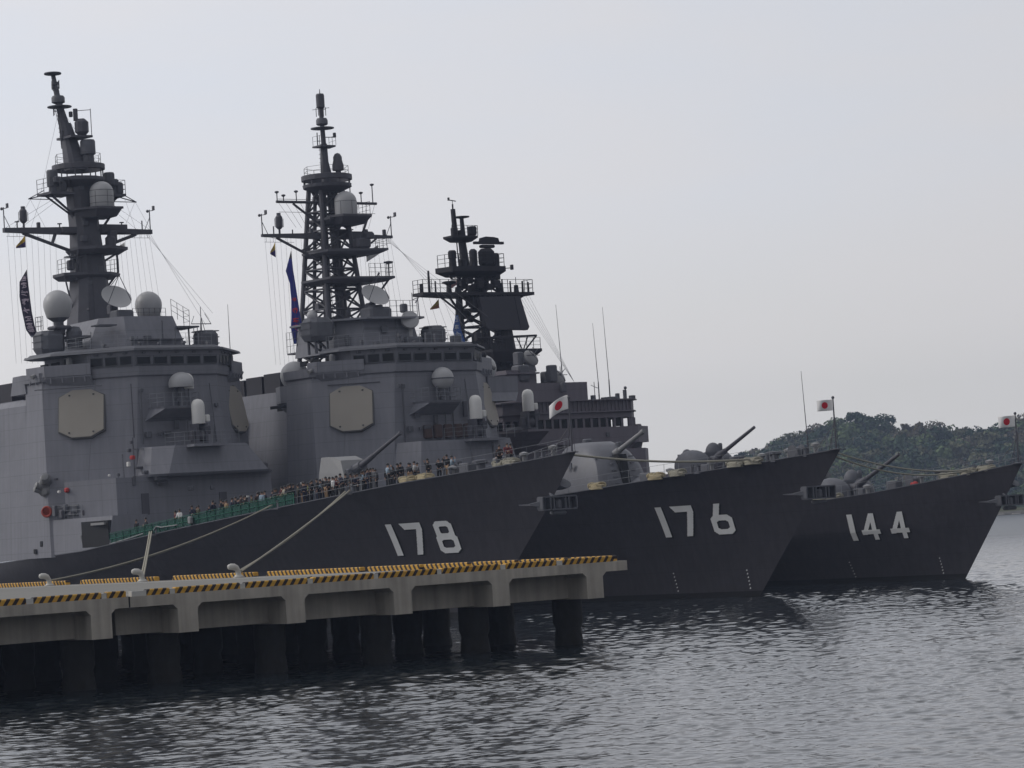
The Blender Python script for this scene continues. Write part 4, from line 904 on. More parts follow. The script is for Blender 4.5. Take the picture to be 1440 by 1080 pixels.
        b = MB(); b.rail([(61.6, -3.6, zr+3.1), (61.6, -5.4, zr+2.1), (62.6, -5.4, zr+2.1)], 1.5, .8, .025, 3); b.box(60.8, 64, -5.9, -3.7, zr+2.0, zr+2.15); b.tube((61.5, -5.2, zr), (61.5, -5.2, zr+2), .08); b.build('lookout_platform', M['gear'], root)
        ew = [((64.5, 7.1, zr+1.1), (2.4, 2.3, 2.0)), ((61.0, -6.6, zr+.9), (2.0, 1.9, 1.6))]
    else:
        b = MB(); b.prism([(57.2, -2.6), (57.2, 3.4), (59.5, 5.4), (66, 5.4), (66, -3.4), (60, -3.4)], zr-.2, zr+2.6, [(57.8, -2.2), (57.8, 3.2), (59.6, 4.9), (66, 4.9), (66, -3), (60, -3)]); b.prism([(56.7, -2.8), (56.7, 3.5), (59.4, 5.8), (66, 5.8), (66, -3.6), (59.8, -3.6)], zr+2.6, zr+2.78); b.build('upper_deckhouse', M['sup'], root)
        fittings(root, [('b', (57.4, 1.2, zr+1.7), (.3, .6, .6)), ('l', (57.3, -.2, zr), (57.5, -.2, zr+2.6)), ('b', (57.0, -1.6, zr+.5), (1.0, 1.6, .9)), ('b', (58.4, 4.6, zr+.8), (.4, .4, .9)), ('b', (56.6, 2.6, zr+.3), (.5, .5, .5)), ('b', (56.2, .6, zr+.3), (.4, .4, .5)), ('b', (54.6, -4.6, zr+.5), (.5, 1.0, .6))])
        b = MB(); b.lathe((57.0, -1.4, zr+2.5), [(.08, -.5), (.8, -.3), (.85, 0), (.8, .12), (.02, .2)], 22, (-.85, .35, .25)); b.tube((57.3, -1.6, zr), (57.3, -1.6, zr+2.4), .2, n=8); b.build('director_dish', M['dome'], root, smooth=True)
        b = MB(); b.rail([(57.2, -2.4, zr+2.78), (57.2, .6, zr+2.78)], 1.5, .7, .03, 3); b.cbox((57.6, -1.2, zr+3.6), (.6, .6, .8), .1); b.tube((57.6, -2.2, zr+2.78), (57.6, -2.2, zr+5), .04); b.build('lookout_platform', M['gear'], root)
        ew = [((59.5, 7.0, zr+1.9), (2.4, 2.5, 2.1)), ((57.6, -4.3, zr+1.1), (2.0, 2.0, 1.7))]
    for i, (c_, d_) in enumerate(ew):
        b = MB(); x, y, z = c_; dx, dy, dz_ = [q/2 for q in d_]
        def oc2(k, zz, f=.45): return [(x-dx*k+f, y-dy*k, zz), (x+dx*k-f, y-dy*k, zz), (x+dx*k, y-dy*k+f, zz), (x+dx*k, y+dy*k-f, zz), (x+dx*k-f, y+dy*k, zz), (x-dx*k+f, y+dy*k, zz), (x-dx*k, y+dy*k-f, zz), (x-dx*k, y-dy*k+f, zz)]
        b.loft([oc2(.85, z-dz_), oc2(1, z-dz_*.6), oc2(1, z+dz_*.55), oc2(.78, z+dz_)])
        for q in range(3): b.box(x-dx*.7, x+dx*.7, y-dy-.06, y+dy+.06, z-dz_*.5+.55*q, z-dz_*.5+.55*q+.08)
        o = b.build('warfare_cabin', M['gear'], root); e = MB()
        for q in ((-.5, -.5), (-.5, .5), (.5, .5), (.5, -.5)): e.tube((x+q[0]*dx, y+q[1]*dy, zr-.3), (x+q[0]*dx, y+q[1]*dy, z-dz_), .13)
        for q in ((-.5, -.5, -.5, .5), (.5, -.5, .5, .5), (-.5, -.5, .5, -.5), (-.5, .5, .5, .5)): e.tube((x+q[0]*dx, y+q[1]*dy, zr), (x+q[2]*dx, y+q[3]*dy, z-dz_), .08)
        e.build('support_legs', M['mast'], o)
    # roof clutter
    b = MB(); g = random.Random(num)
    for i in range(16):
        s = g.uniform(-5, 6); a_ = af+.6+g.uniform(0, 3)+max(0, abs(s)-4); h = g.choice((.25, .35, .5, .9)); k = g.random()
        if k < .4: b.cbox((a_, s, zr+h/2), (.35, .35, h), .04)
        elif k < .7: b.tube((a_, s, zr), (a_, s, zr+h*1.8), .035)
        else: b.lathe((a_, s, zr), [(.1, 0), (.1, h*.6), (.22, h*.65), (.18, h)], 8)
    b.build('roof_fittings', M['gear'], root)
    b = MB(); b.rail([(af+.3, -3.8, zr), (af+.3, 3.8, zr), (af+3.2, 7.0, zr), (af+5.6, 7.4, zr)], 1.05, 1.3, .018, 3); b.build('roof_rail', M['steel'], root)
    bow_rail(P, root, 21 if at else 46, 1); bow_rail(P, root, 46, -1)
    jackstaff(P, root, 3.9)
    stem_anchor(P, root, 8.35 if at else 8.0, 3.2 if at else 3.4, 3.9 if at else 3.7)
    return root, P, B, zr

D178, P178, _, zr178 = aegis_ship(178)
D176, P176, _, zr176 = aegis_ship(176)

# ------------------------------------------------------------ mast of the 178: solid plated tower
def mast178(root):
    mt = M['mast']
    def oct_ring(a, s, r, z, k=.6): return [(a+r*x, s+r*y, z) for x, y in ((-1, -k), (-1, k), (-k, 1), (k, 1), (1, k), (1, -k), (k, -1), (-k, -1))]
    b = MB(); b.loft([oct_ring(70, .1, 2.15, 23.6), oct_ring(70, .0, 1.78, 27), oct_ring(70, -.15, 1.42, 31.6), oct_ring(70, .0, 1.18, 35.4), oct_ring(70.2, .25, 1.1, 40.4)])
    tr = b.build('mast_tower', [mt], root)
    # plated head above the ring galleries
    b = MB(); b.loft([oct_ring(70.4, .3, .95, 41), oct_ring(71, .55, .6, 44), oct_ring(71.2, .75, .45, 45.4)]); b.build('mast_head', mt, root)
    b = MB(); b.prism([(69.2, -.9), (71.8, -.5), (71.8, 1.4), (69.4, 1.2)], 43.9, 44.1); b.cbox((69.9, -.2, 44.9), (1.2, 1.1, 1.5), .3); b.tube((70.2, .2, 45.5), (70.2, .2, 46.6), .22); b.tube((69.2, -.8, 44), (69.2, -.8, 46.5), .035); b.tube((69.2, -.8, 46.4), (70, .1, 46.4), .03); b.tube((70.8, 1.35, 43.9), (70.8, 1.35, 44.7), .09); b.build('upper_platform', mt, root)
    b = MB(); b.lathe((69.6, -.55, 42.3), [(.55, -.9), (.5, 0), (.68, .1), (.68, 1.25), (.6, 1.4), (.02, 1.42)], 20); b.build('drum_aerial', M['gear'], root, smooth=True)
    # topmast pole leaning slightly aft
    b = MB(); b.tube((71.0, .75, 44), (71.6, 1.1, 47.4), .44, .33, 10); b.tube((71.6, 1.1, 47.4), (72, 1.3, 50), .3, .2, 10)
    g = random.Random(2)
    for i in range(12): t = g.random(); z = 44.4+5*t; b.cbox((71.1+.8*t+g.uniform(-.3, .1), .8+.5*t+g.uniform(-.35, .35), z), (.35, .25, g.uniform(.2, .6)), .04)
    b.tube((70.6, .3, 44), (71.3, .8, 46.8), .05); b.tube((70.7, 1.5, 43), (71.4, 1.35, 46.6), .05)
    for i in range(8): z = 44.2+.38*i; b.tube((70.8, 1.15+.03*i, z), (71.3, 1.35+.03*i, z), .03, n=4)
    b.tube((70.9, 1.3, 44), (71.5, 1.6, 47), .03, n=4); b.build('topmast', mt, root)
    b = MB(); b.lathe((71.6, 1.12, 47.25), [(.4, 0), (.6, .1), (.6, .55), (.5, .7), (.02, .75)], 20); b.lathe((71.5, 1.08, 46.8), [(.1, 0), (1.1, .1), (1.1, .18), (.1, .25)], 24); b.build('direction_finder', M['gear'], root, smooth=True)
    b = MB(); b.lathe((72, 1.32, 49.85), [(.12, 0), (.75, .12), (.8, .2), (.75, .28), (.02, .3)], 24); b.build('top_disc', mt, root, smooth=True)
    b = MB()
    for z, r in ((48.6, .42), (46.2, .4)):
        for q in range(4):
            x, y = 71.8+r*math.cos(q*1.57+.4), 1.2+r*math.sin(q*1.57+.4); b.tube((x, y, z), (x, y, z+.8), .035, n=5); b.tube((71.8, 1.2, z+.4), (x, y, z+.4), .03, n=4)
    b.cbox((70.9, .3, 45.9+.3), (.3, .3, .5), .05); b.build('dipole_cluster', mt, root)
    # two ring galleries
    b = MB(); n = 24
    for z, ro, ri, h in ((40.9, 2.35, 1.75, .5), ):
        b.loft([[(70.2+r*math.cos(t*2*math.pi/n), .2+r*math.sin(t*2*math.pi/n), zz) for t in range(n)] for r, zz in ((2.38, 41.0), (2.38, 41.45), (2.1, 41.5), (2.1, 40.95), (2.38, 41.0))], cap=False)
    b.loft([[(70.2+r*math.cos(t*2*math.pi/12+.26), .2+r*math.sin(t*2*math.pi/12+.26), zz) for t in range(12)] for r, zz in ((1.4, 39.4), (2.3, 39.95), (2.3, 40.25), (1.2, 40.3))])
    for t in range(10): x, y = 70.2+2.2*math.cos(t*.628), .2+2.2*math.sin(t*.628); b.tube((x, y, 40.2), (x, y, 41), .06, n=5)
    b.rail([(70.2+2.1*math.cos(t*.785), .2+2.1*math.sin(t*.785), 41.4) for t in range(8)], 1.0, 1.2, .025, 2, closed=True); b.build('ring_gallery', mt, root)
    # side jammer platforms
    for s, z in ((3.0, 38.75), (-2.75, 38.65)):
        sg = 1 if s > 0 else -1
        b = MB(); b.prism([(68.8, s-sg*1.5), (68.6, s+sg*.9), (71, s+sg*1.1), (71.4, s-sg*1.6)], z-.12, z+.1); b.rail([(68.8, s-sg*1.0, z+.1), (68.7, s+sg*.9, z+.1), (70.9, s+sg*1.1, z+.1)], 1.25, .9, .03, 3)
        b.tube((69.5, s+sg*.5, z-.1), (69.6, sg*1.1, z-2), .11); b.tube((70.5, s+sg*.5, z-.1), (70.4, sg*1.1, z-1.8), .09)
        b.tube((69.8, s+sg*.5, z), (69.8, s+sg*2.6, z-.5), .05); b.tube((69.8, s+sg*1, z+.3), (69.8, s+sg*2.6, z-.5), .04); b.tube((69.8, s+sg*.2, z-.5), (69.8, s+sg*2.6, z-.5), .04)
        pl = b.build('side_platform', mt, root)
        b = MB(); b.lathe((69.8, s+.1, z+.1), [(.4, 0), (.36, .5), (.52, .6), (.52, 1.9), (.44, 2.05), (.02, 2.1)], 12); b.cbox((69.7, s-.75*1, z+.7), (.8, .7, 1.1), .12); b.cbox((69.2, s-.1, z+1.2), (.4, .8, .6), .12); b.build('jammer_housing', M['gear'], pl)
    # forward satcom radome on its bracket
    b = MB(); b.prism([(66.8, -2.3), (66.8, .4), (68.4, 1.6), (70, 1.6), (70, -2.2)], 37.15, 37.35); b.prism([(67.4, -1.9), (67.4, .2), (70, 1.2), (70, -2)], 36.5, 37.15, [(66.9, -2.2), (66.9, .35), (70, 1.5), (70, -2.1)]); b.tube((67.6, -1.8, 37.1), (69.2, -1, 35.2), .12); br = b.build('radome_bracket', mt, root)
    b = MB(); b.lathe((67.9, -.75, 37.35), [(1.0, 0), (1.07, .15), (1.07, 1.35)]+[(1.07*math.cos(t), 1.35+1.02*math.sin(t)) for t in np.linspace(.1, 1.55, 8)], 26); d = b.build('radome', M['dome'], br, smooth=True)
    b = MB()
    for z in (.35, .95, 1.5): b.lathe((67.9, -.75, 37.35+z), [(1.075, 0), (1.085, .02), (1.075, .04)], 26)
    for q in range(6): t = q*1.047; b.tube((67.9+1.08*math.cos(t), -.75+1.08*math.sin(t), 37.4), (67.9+1.08*math.cos(t), -.75+1.08*math.sin(t), 38.8), .018, n=4)
    b.build('radome_seams', M['trim'], d)
    # yard
    b = MB()
    b.loft([[(70-h, s, z_) for s, z_ in ((0, 0),)] for h in ()]) if 0 else None
    for s0, s1, d0, d1 in ((1.2, 8.1, .34, .2), (-1.2, -6.85, .3, .2)):
        b.loft([[(70-d, s, 35.45-d), (70+d, s, 35.45-d), (70+d, s, 35.45+d), (70-d, s, 35.45+d)] for s, d in ((s0, d0), (s1, d1))])
    b.box(69.5, 70.5, -4.1, -.2, 35.3, 36.05); b.box(69.3, 69.9, 1.2, 2.6, 35.2, 35.75)
    b.tube((70, 6.2, 35.2), (70, 1.4, 33.6), .16, n=8); b.tube((70, 3.0, 35.2), (70, 3.4, 34.2), .16, n=8); b.tube((70, -5.2, 35.2), (70, -1.4, 33.9), .15, n=8); b.build('signal_yard', mt, root)
    yard_gear(root, 70, 35.6, 8.0, -6.75, 4, 23.5)
    # lower platforms with brackets
    for z, s0, s1, a0, a1 in ((33.75, 1.75, -3.3, 67.2, 70.6), (31.5, 2.75, -2.8, 68.2, 71.4)):
        b = MB(); b.prism([(a0+1, s0), (a0, s0*.3), (a0, s1*.5), (a0+1, s1), (a1, s1*.8), (a1, s0)], z-.15, z+.1); b.prism([(a0+1.4, s0*.8), (a0+.6, s0*.3), (a0+.6, s1*.5), (a0+1.4, s1*.8), (a1, s1*.6), (a1, s0*.8)], z-.5, z-.15, [(a0+1, s0), (a0, s0*.3), (a0, s1*.5), (a0+1, s1), (a1, s1*.8), (a1, s0)])
        b.tube((a0+1.2, s1*.95, z), (a0+2.4, -1.3, z-2.2 if z < 32 else z-1.2), .1); b.tube((a0+1.2, s0*.95, z-.2), (a0+2.0, 1.6, z-2.9), .08)
        b.build('mast_platform', mt, root)
    b = MB(); b.rail([(70.6, 2.6, 31.6), (69, 2.7, 31.6), (68.4, 1.5, 31.6)], 1.25, .7, .028, 3); b.rail([(69, -2.7, 31.6), (70.8, -2.4, 31.6)], 1.25, .7, .028, 3); b.cbox((69.5, 1.9, 32.3), (.6, .6, .9), .1); b.box(68.8, 69.4, 1.0, 2.6, 32.95, 33.05); b.tube((69.2, -2.7, 31.6), (69.2, -2.7, 33.3), .1)
    b.cbox((69, -2.2, 34.9), (.8, .7, 1.0), .1); b.lathe((68.8, -1.9, 34), [(.5, 0), (.5, .7), (.3, .9)], 12); b.cbox((68.6, .9, 34.6), (.5, .6, .6), .1); b.build('platform_fittings', mt, root)
    fittings(root, [('l', (68.3, .4, 24), (68.7, .2, 35)), ('b', (68.3, -.9, 26.9), (.5, .4, .4)), ('p', (68.5, 1.2, 25), [(.5, -.3, 9), (.6, -.4, 14)]), ('p', (68.6, -1.0, 25), [(.5, .2, 9)]), ('b', (68.9, .2, 30.3), (.4, .5, .5)), ('b', (68.3, 1.0, 28.2), (.5, .2, .2))], 'mast_fittings', 'mast')
    g = random.Random(12); b = MB()
    for i in range(46):
        z = g.uniform(31.8, 39.6) if i < 34 else g.uniform(25, 31); r = 1.5-.035*(z-27); t = g.uniform(-1.9, 1.9)
        x, y = 70-r*math.cos(t)*1.03, r*math.sin(t)*1.03
        if g.random() < .6: b.cbox((x, y, z), (g.uniform(.2, .5), g.uniform(.2, .6), g.uniform(.2, .8)), .04)
        else: b.tube((x, y, z), (x, y, z+g.uniform(.5, 1.2)), .06)
    b.build('mast_fittings', M['gear'], root)
    w_ = MB()
    for s in (8, 6.5, -5.4, -6.8): w_.tube((70, s, 35.6), (70.2, s*.3, 38.6), .014, n=3)
    for s in (5.4, -5.2): w_.tube((69.8, s, 38.2), (70, s*1.3, 35.7), .012, n=3); w_.tube((69.8, s, 38.2), (69.8, s*.75, 35.7), .012, n=3); w_.tube((69.8, s*.8, 38.4), (70, s*1.0, 35.7), .012, n=3)
    w_.tube((71.5, 1.1, 46.9), (70, 4.2, 38.9), .012, n=3); w_.tube((71.5, 1.0, 46.9), (70, -3.6, 38.9), .012, n=3); w_.build('mast_stays', M['wire'], root)
    # globes and dish
    radome(root, (64.0, 6.33, 28.25), 1.26, .75, 1.1); radome(root, (70.0, -6.1, 28.75), 1.24, .75, 1.4)
    b = MB(); b.cbox((63.9, 6.33, 26.2), (1.6, 1.6, .3), .1); b.tube((63.9, 6.33, 25.6), (63.9, 6.33, 26.4), .5, n=12); b.box(62.5, 69, 4, 6, 25.2, 25.4); b.rail([(64.9, 7.5, 26), (64.9, 8.1, 26), (63.5, 8.1, 26)], 1.2, .5, .025, 3); b.box(68.5, 71.5, -7.2, -3.5, 27.0, 27.2); b.tube((70, -5.5, 24), (70, -5.5, 27), .5, n=10); b.rail([(68.5, -7, 27.2), (68.5, -3.6, 27.2)], 1.1, .6, .025, 3); b.build('radome_platform', M['mast'], root)
    dish(root, (64.8, .15, 28.75), 1.38, (-.72, .06, .62))
    b = MB(); b.cbox((64.6, -.3, 27.1), (1.5, 1.7, 1.3), .15); b.lathe((63.6, 5.1, 24.4), [(.7, 0), (.7, 1.4), (.5, 1.8), (.05, 1.9)], 16); b.build('dish_pedestal', M['gear'], root)
    whip(root, 58, -7.25, 21.8, 5.8); 
    b = MB(); a_, s_ = 58.5, -4.75; z_ = zr178-.1; b.tube((a_, s_, z_), (a_, s_, z_+3.7), .05, .03); b.tube((a_, s_-1, z_+2.2), (a_, s_+1, z_+2.2), .04); b.tube((a_, s_-1, z_+2.2), (a_, s_-.4, z_+3.1), .025); b.tube((a_, s_+1, z_+2.2), (a_, s_+.7, z_+2.9), .025)
    for q in ((-.7, -.5), (-.7, .5), (.6, 0)): b.tube((a_+q[0], s_+q[1], z_-.6), (a_, s_, z_+2.8), .03)
    b.build('tripod_antenna', M['mast'], root)
    w_ = MB()
    for q in (0, .5, 1.): w_.tube((70, -6.6+q*.5, 35.4), (58.5-q*.3, -5.2-q*.6, zr178+2+q), .014, n=3)
    w_.build('aerial_wires', M['wire'], root)
mast178(D178)

# ------------------------------------------------------------ mast of the 176: open lattice tower
def lattice(b, legs, zs, r=.2, rb=.1):
    """legs: list of (fn z->(a,s)); panels between levels with X braces on each face"""
    n = len(legs)
    for k in range(n):
        for z0, z1 in zip(zs, zs[1:]): b.tube((*legs[k](z0), z0), (*legs[k](z1), z1), r, n=8)
    for z0, z1 in zip(zs, zs[1:]):
        for k in range(n):
            p, q = legs[k], legs[(k+1) % n]; b.tube((*p(z1), z1), (*q(z1), z1), rb, n=5); b.tube((*p(z0), z0), (*q(z1), z1), rb, n=5); b.tube((*q(z0), z0), (*p(z1), z1), rb, n=5)
def mast176(root):
    mt = M['mast']; lv = [21.5, 23.6, 25.6, 27.6, 29.5, 31.4, 33.2, 35.0, 36.8, 39.3]
    def leg(a0, s0, a1, s1): return lambda z: (a0+(a1-a0)*(z-21.5)/17.8, s0+(s1-s0)*(z-21.5)/17.8)
    legs = [leg(65.0, -2.6, 66.6, -1.2), leg(65.0, 2.2, 66.6, 1.1), leg(69.5, 2.9, 68.3, 1.3), leg(69.5, -3.0, 68.3, -1.4)]
    b = MB(); lattice(b, legs, lv, .23, .1); b.build('lattice_tower', mt, root)
    b = MB()    # inner trunk, ladders and cable runs
    b.tube((67.2, .9, 21.5), (67.4, .4, 39.3), .42, .34, 10); b.tube((67.4, -.8, 21.5), (67.5, -.4, 39.3), .3, .25, 8); b.tube((66.2, -.3, 21.5), (66.8, -.2, 39), .15, n=6); b.tube((68.4, 1.9, 21.5), (67.9, .9, 39), .18, n=6); b.tube((68.6, -1.7, 21.5), (68.0, -.9, 37), .18, n=6)
    for i in range(44): z = 21.6+.4*i; b.tube((66.0, .45, z), (66.0, .95, z), .025, n=4)
    b.tube((66.0, .45, 21.6), (66.2, .4, 39), .03, n=4); b.tube((66.0, .95, 21.6), (66.2, .9, 39), .03, n=4)
    g = random.Random(8)
    for i in range(34):
        z = g.uniform(23.5, 38.5); k = (39.5-z)/18; a_ = 67+g.uniform(-1.4, 1.4)*(.6+k*.5); s_ = g.uniform(-1.8, 1.9)*(.55+k*.6)
        b.cbox((a_, s_, z), (g.uniform(.25, .7), g.uniform(.25, .7), g.uniform(.3, .9)), .05) if g.random() < .6 else b.tube((a_, s_, z), (a_+g.uniform(-1, 1), s_+g.uniform(-1.2, 1.2), z+g.uniform(-.8, 1.2)), .06)
    b.build('inner_trunk_and_cabling', mt, root)
    for z, pl in ((25.6, [(64.8, -2.8), (64.8, 2.4), (69.6, 3.0), (69.6, -3)]), (30.35, [(63.6, -4.6), (64.2, 2.2), (68.9, 2.4), (68.6, -4.2)]), (32.95, [(63.4, -3.9), (64.0, -1), (64.8, 1.9), (68.8, 2.2), (68.6, -3.6)]), (36.0, [(65.2, -2.0), (65.2, 1.2), (68.4, 1.6), (68.4, -1.8)])):
        b = MB(); b.prism(pl, z-.1, z+.1); b.prism([(x*.0+x+(.4 if x < 66 else -.2), y*.8) for x, y in pl], z-.42, z-.1, pl) if z > 26 else None; b.build('mast_platform', mt, root)
    b = MB(); b.rail([(65, -4.5, 30.45), (63.8, -4.5, 30.45), (64, -2, 30.45)], 1.2, .6, .028, 3); b.rail([(63.6, -3.9, 33.0), (65.5, -3.9, 33.0)], 1.1, .6, .028, 3); b.lathe((64, -4.2, 30.4), [(.07, 0), (.07, 1.2), (.45, 1.3), (.45, 1.42), (.02, 1.5)], 12)
    b.cbox((64.6, -2.6, 34.3), (.8, .8, .6), .1); b.cbox((64.8, -1.9, 33.6), (1.0, 1.6, 1.0), .2); b.tube((64.2, -4.4, 30.3), (65.2, -2.8, 28), .1); b.build('platform_fittings', mt, root)
    # radome bracket and radome
    b = MB(); b.prism([(63.9, -2.6), (63.9, .6), (65.4, 1.0), (67, 1.0), (67, -2.7)], 36.05, 36.25); b.prism([(64.6, -2.2), (64.6, .3), (67, .6), (67, -2.3)], 35.4, 36.05, [(63.9, -2.6), (63.9, .6), (67, 1.0), (67, -2.7)]); b.tube((64.3, -2.4, 36), (65.2, -1.7, 33.2), .12); b.rail([(64, -2.5, 36.25), (66, -2.6, 36.25)], 1.2, .6, .025, 3)
    br = b.build('radome_bracket', mt, root)
    b = MB(); b.lathe((65.1, -.55, 36.25), [(1.0, 0), (1.04, .15), (1.04, 1.3)]+[(1.04*math.cos(t), 1.3+.95*math.sin(t)) for t in np.linspace(.1, 1.55, 8)], 26); d = b.build('radome', M['dome'], br, smooth=True)
    b = MB(); b.lathe((65.1, -.55, 37.5), [(1.045, 0), (1.055, .02), (1.045, .04)], 26)
    for q in range(6): t = q*1.047; b.tube((65.1+1.05*math.cos(t), -.55+1.05*math.sin(t), 36.3), (65.1+1.05*math.cos(t), -.55+1.05*math.sin(t), 37.5), .018, n=4)
    b.build('radome_seams', M['trim'], d)
    # ring gallery
    n = 24; b = MB(); c = (67.2, 0)
    b.loft([[(c[0]+r*math.cos(t*2*math.pi/n), c[1]+r*math.sin(t*2*math.pi/n), zz) for t in range(n)] for r, zz in ((2.38, 39.75), (2.38, 40.2), (2.1, 40.25), (2.1, 39.7), (2.38, 39.75))], cap=False)
    b.loft([[(c[0]+r*math.cos(t*2*math.pi/n), c[1]+r*math.sin(t*2*math.pi/n), zz) for t in range(n)] for r, zz in ((1.2, 38.6), (2.25, 39.05), (2.3, 39.35), (1.0, 39.4))])
    for t in range(10): x, y = c[0]+2.2*math.cos(t*.628), c[1]+2.2*math.sin(t*.628); b.tube((x, y, 39.3), (x, y, 39.8), .07, n=5)
    b.rail([(c[0]+2.1*math.cos(t*.785), c[1]+2.1*math.sin(t*.785), 40.2) for t in range(8)], .8, 1.2, .025, 2, closed=True); b.build('ring_gallery', mt, root)
    b = MB(); b.lathe((66.6, -.95, 40.2), [(.3, 0), (.25, .4), (.55, .45), (.55, .9), (.42, 1.4), (.42, 1.7), (.25, 2.0), (.02, 2.1)], 16); b.build('bulb_aerial', mt, root, smooth=True)
    b = MB(); b.tube((67.2, .1, 39.3), (67.2, .1, 43.2), .42, .32, 10); b.tube((67.2, .1, 43.2), (67.2, .2, 46.6), .24, .2, 10)
    for i in range(9): z = 40.2+.4*i; b.tube((66.9, .45, z), (67.2, .7, z), .03, n=4)
    b.tube((67.1, .65, 40), (67.1, .6, 44), .03, n=4); b.tube((66.9, -.3, 40.2), (67.1, 0, 42), .12); b.build('topmast', mt, root)
    b = MB(); b.prism([(66.4, -.7), (66.4, .9), (67.8, 1.0), (67.8, -.9)], 42.85, 43.0); b.rail([(66.5, -.8, 43), (67.8, -.9, 43)], .9, .6, .02, 2); b.rail([(66.5, .8, 43), (67.8, .9, 43)], .9, .6, .02, 2); b.cbox((66.8, -.9, 44.0), (.25, .25, .45), .04); b.tube((67, 0, 43.8), (66.8, -.9, 43.8), .04); b.tube((67, .9, 43), (67, .9, 44.2), .05); b.build('upper_platform', mt, root)
    b = MB(); b.lathe((67.2, .15, 44.95), [(.45, 0), (.55, .1), (.55, .45), (.45, .65), (.02, .7)], 20); b.lathe((67.2, .15, 44.5), [(.1, 0), (1.1, .12), (1.1, .2), (.1, .26)], 24); b.build('direction_finder', M['gear'], root, smooth=True)
    b = MB(); b.lathe((67.2, .2, 46.55), [(.3, 0), (.4, .1), (.4, 1.2), (.34, 1.35), (.05, 1.4), (.03, 1.8)], 16)
    for q in range(4): t = q*1.57+.5; x, y = 67.2+.5*math.cos(t), .2+.5*math.sin(t); b.tube((x, y, 45.8), (x, y, 46.6), .035, n=4); b.tube((67.2, .2, 46.5), (67.2+.9*math.cos(t), .2+.9*math.sin(t), 46.5), .03, n=4)
    b.build('top_cylinder_aerial', mt, root, smooth=False)
    # upper and main yards
    b = MB(); b.tube((67, 5.8, 37.65), (67, -5.3, 37.65), .13, n=8); b.tube((67, 4.0, 37.5), (67, 1.2, 35.6), .11, n=6); b.tube((67, 1.5, 37.9), (67, 5.6, 37.9), .03, n=4); b.build('upper_yard', mt, root)
    b = MB()
    for s0, s1 in ((1.2, 7.6), (-1.2, -6.85)): b.loft([[(67-d, s, 34.5-d), (67+d, s, 34.5-d), (67+d, s, 34.5+d), (67-d, s, 34.5+d)] for s, d in ((s0, .28), (s1, .13))])
    b.box(66.6, 67.3, -4.4, -.6, 34.35, 34.95); b.tube((67, 6.0, 34.3), (67, 1.5, 32.2), .13, n=8); b.tube((67, 1.3, 34.2), (67, 3.4, 33.1), .1, n=6); b.tube((67, -5, 34.3), (67, -3.4, 33.2), .1, n=6); b.build('signal_yard', mt, root)
    yard_gear(root, 67, 34.6, 7.5, -6.8, 9, 22.5)
    b = MB()
    for s, h in ((5.7, .8), (5.0, .5), (3.6, .9), (-3.6, .9), (-4.9, 1.7), (-2.4, 1.5)): b.tube((67, s, 37.7), (67, s, 37.7+h), .05); b.lathe((67, s, 37.7+h), [(.05, -.1), (.2, 0), (.2, .1), (.05, .15)], 8)
    for q in (5.6, 4.8, 4.0, 3.2, -3.2, -4.2, -5.1): b.tube((67, q, 37.6), (66.4, q*.75, 35.2), .016, n=3)
    b.tube((67, 5.6, 36.7), (67, 2, 36.7), .025, n=3); b.tube((67, -5.1, 36.7), (67, -3, 36.7), .025, n=3); b.build('upper_yard_aerials', mt, root)
    dish(root, (62.4, -1.3, 28.3), 1.36, (-.7, .02, .66))
    b = MB(); b.cbox((62.6, -1.5, 26.3), (2.0, 2.4, 2.2), .2); b.tube((62.6, -1.5, 25), (62.6, -1.5, 27.6), .7, n=14); b.rail([(61, -2.5, 25.1), (61, 3.0, 25.1)], 1.2, .8, .025, 3); b.build('dish_pedestal', M['gear'], root)
    b = MB(); b.ball((66.8, 2.75, 27.05), .52, 16, 10); b.build('small_radome', M['dome'], root, smooth=True)
    b = MB(); b.tube((66.8, 2.75, 20.6), (66.8, 2.75, 26.6), .42, .38, 12); b.prism([(65.8, 2.4), (65.8, 5.2), (67.6, 5.2), (67.6, 2.4)], 23.5, 23.65); b.rail([(65.8, 3.2, 23.65), (65.8, 5.2, 23.65), (67.6, 5.2, 23.65)], 1.9, .6, .025, 3); b.tube((66.5, 4.9, 23.5), (66.6, 3, 20.8), .09); b.tube((66.5, 4.4, 23.6), (66.5, 4.4, 27), .03); b.build('side_aerial_tower', mt, root)
    w_ = MB()
    for q in (0, .5, 1., 1.5): w_.tube((67, -6.6+q*.5, 34.4), (56-q, -7.4-q*.6, zr176+1+q), .014, n=3)
    w_.build('aerial_wires', M['wire'], root)
mast176(D176)

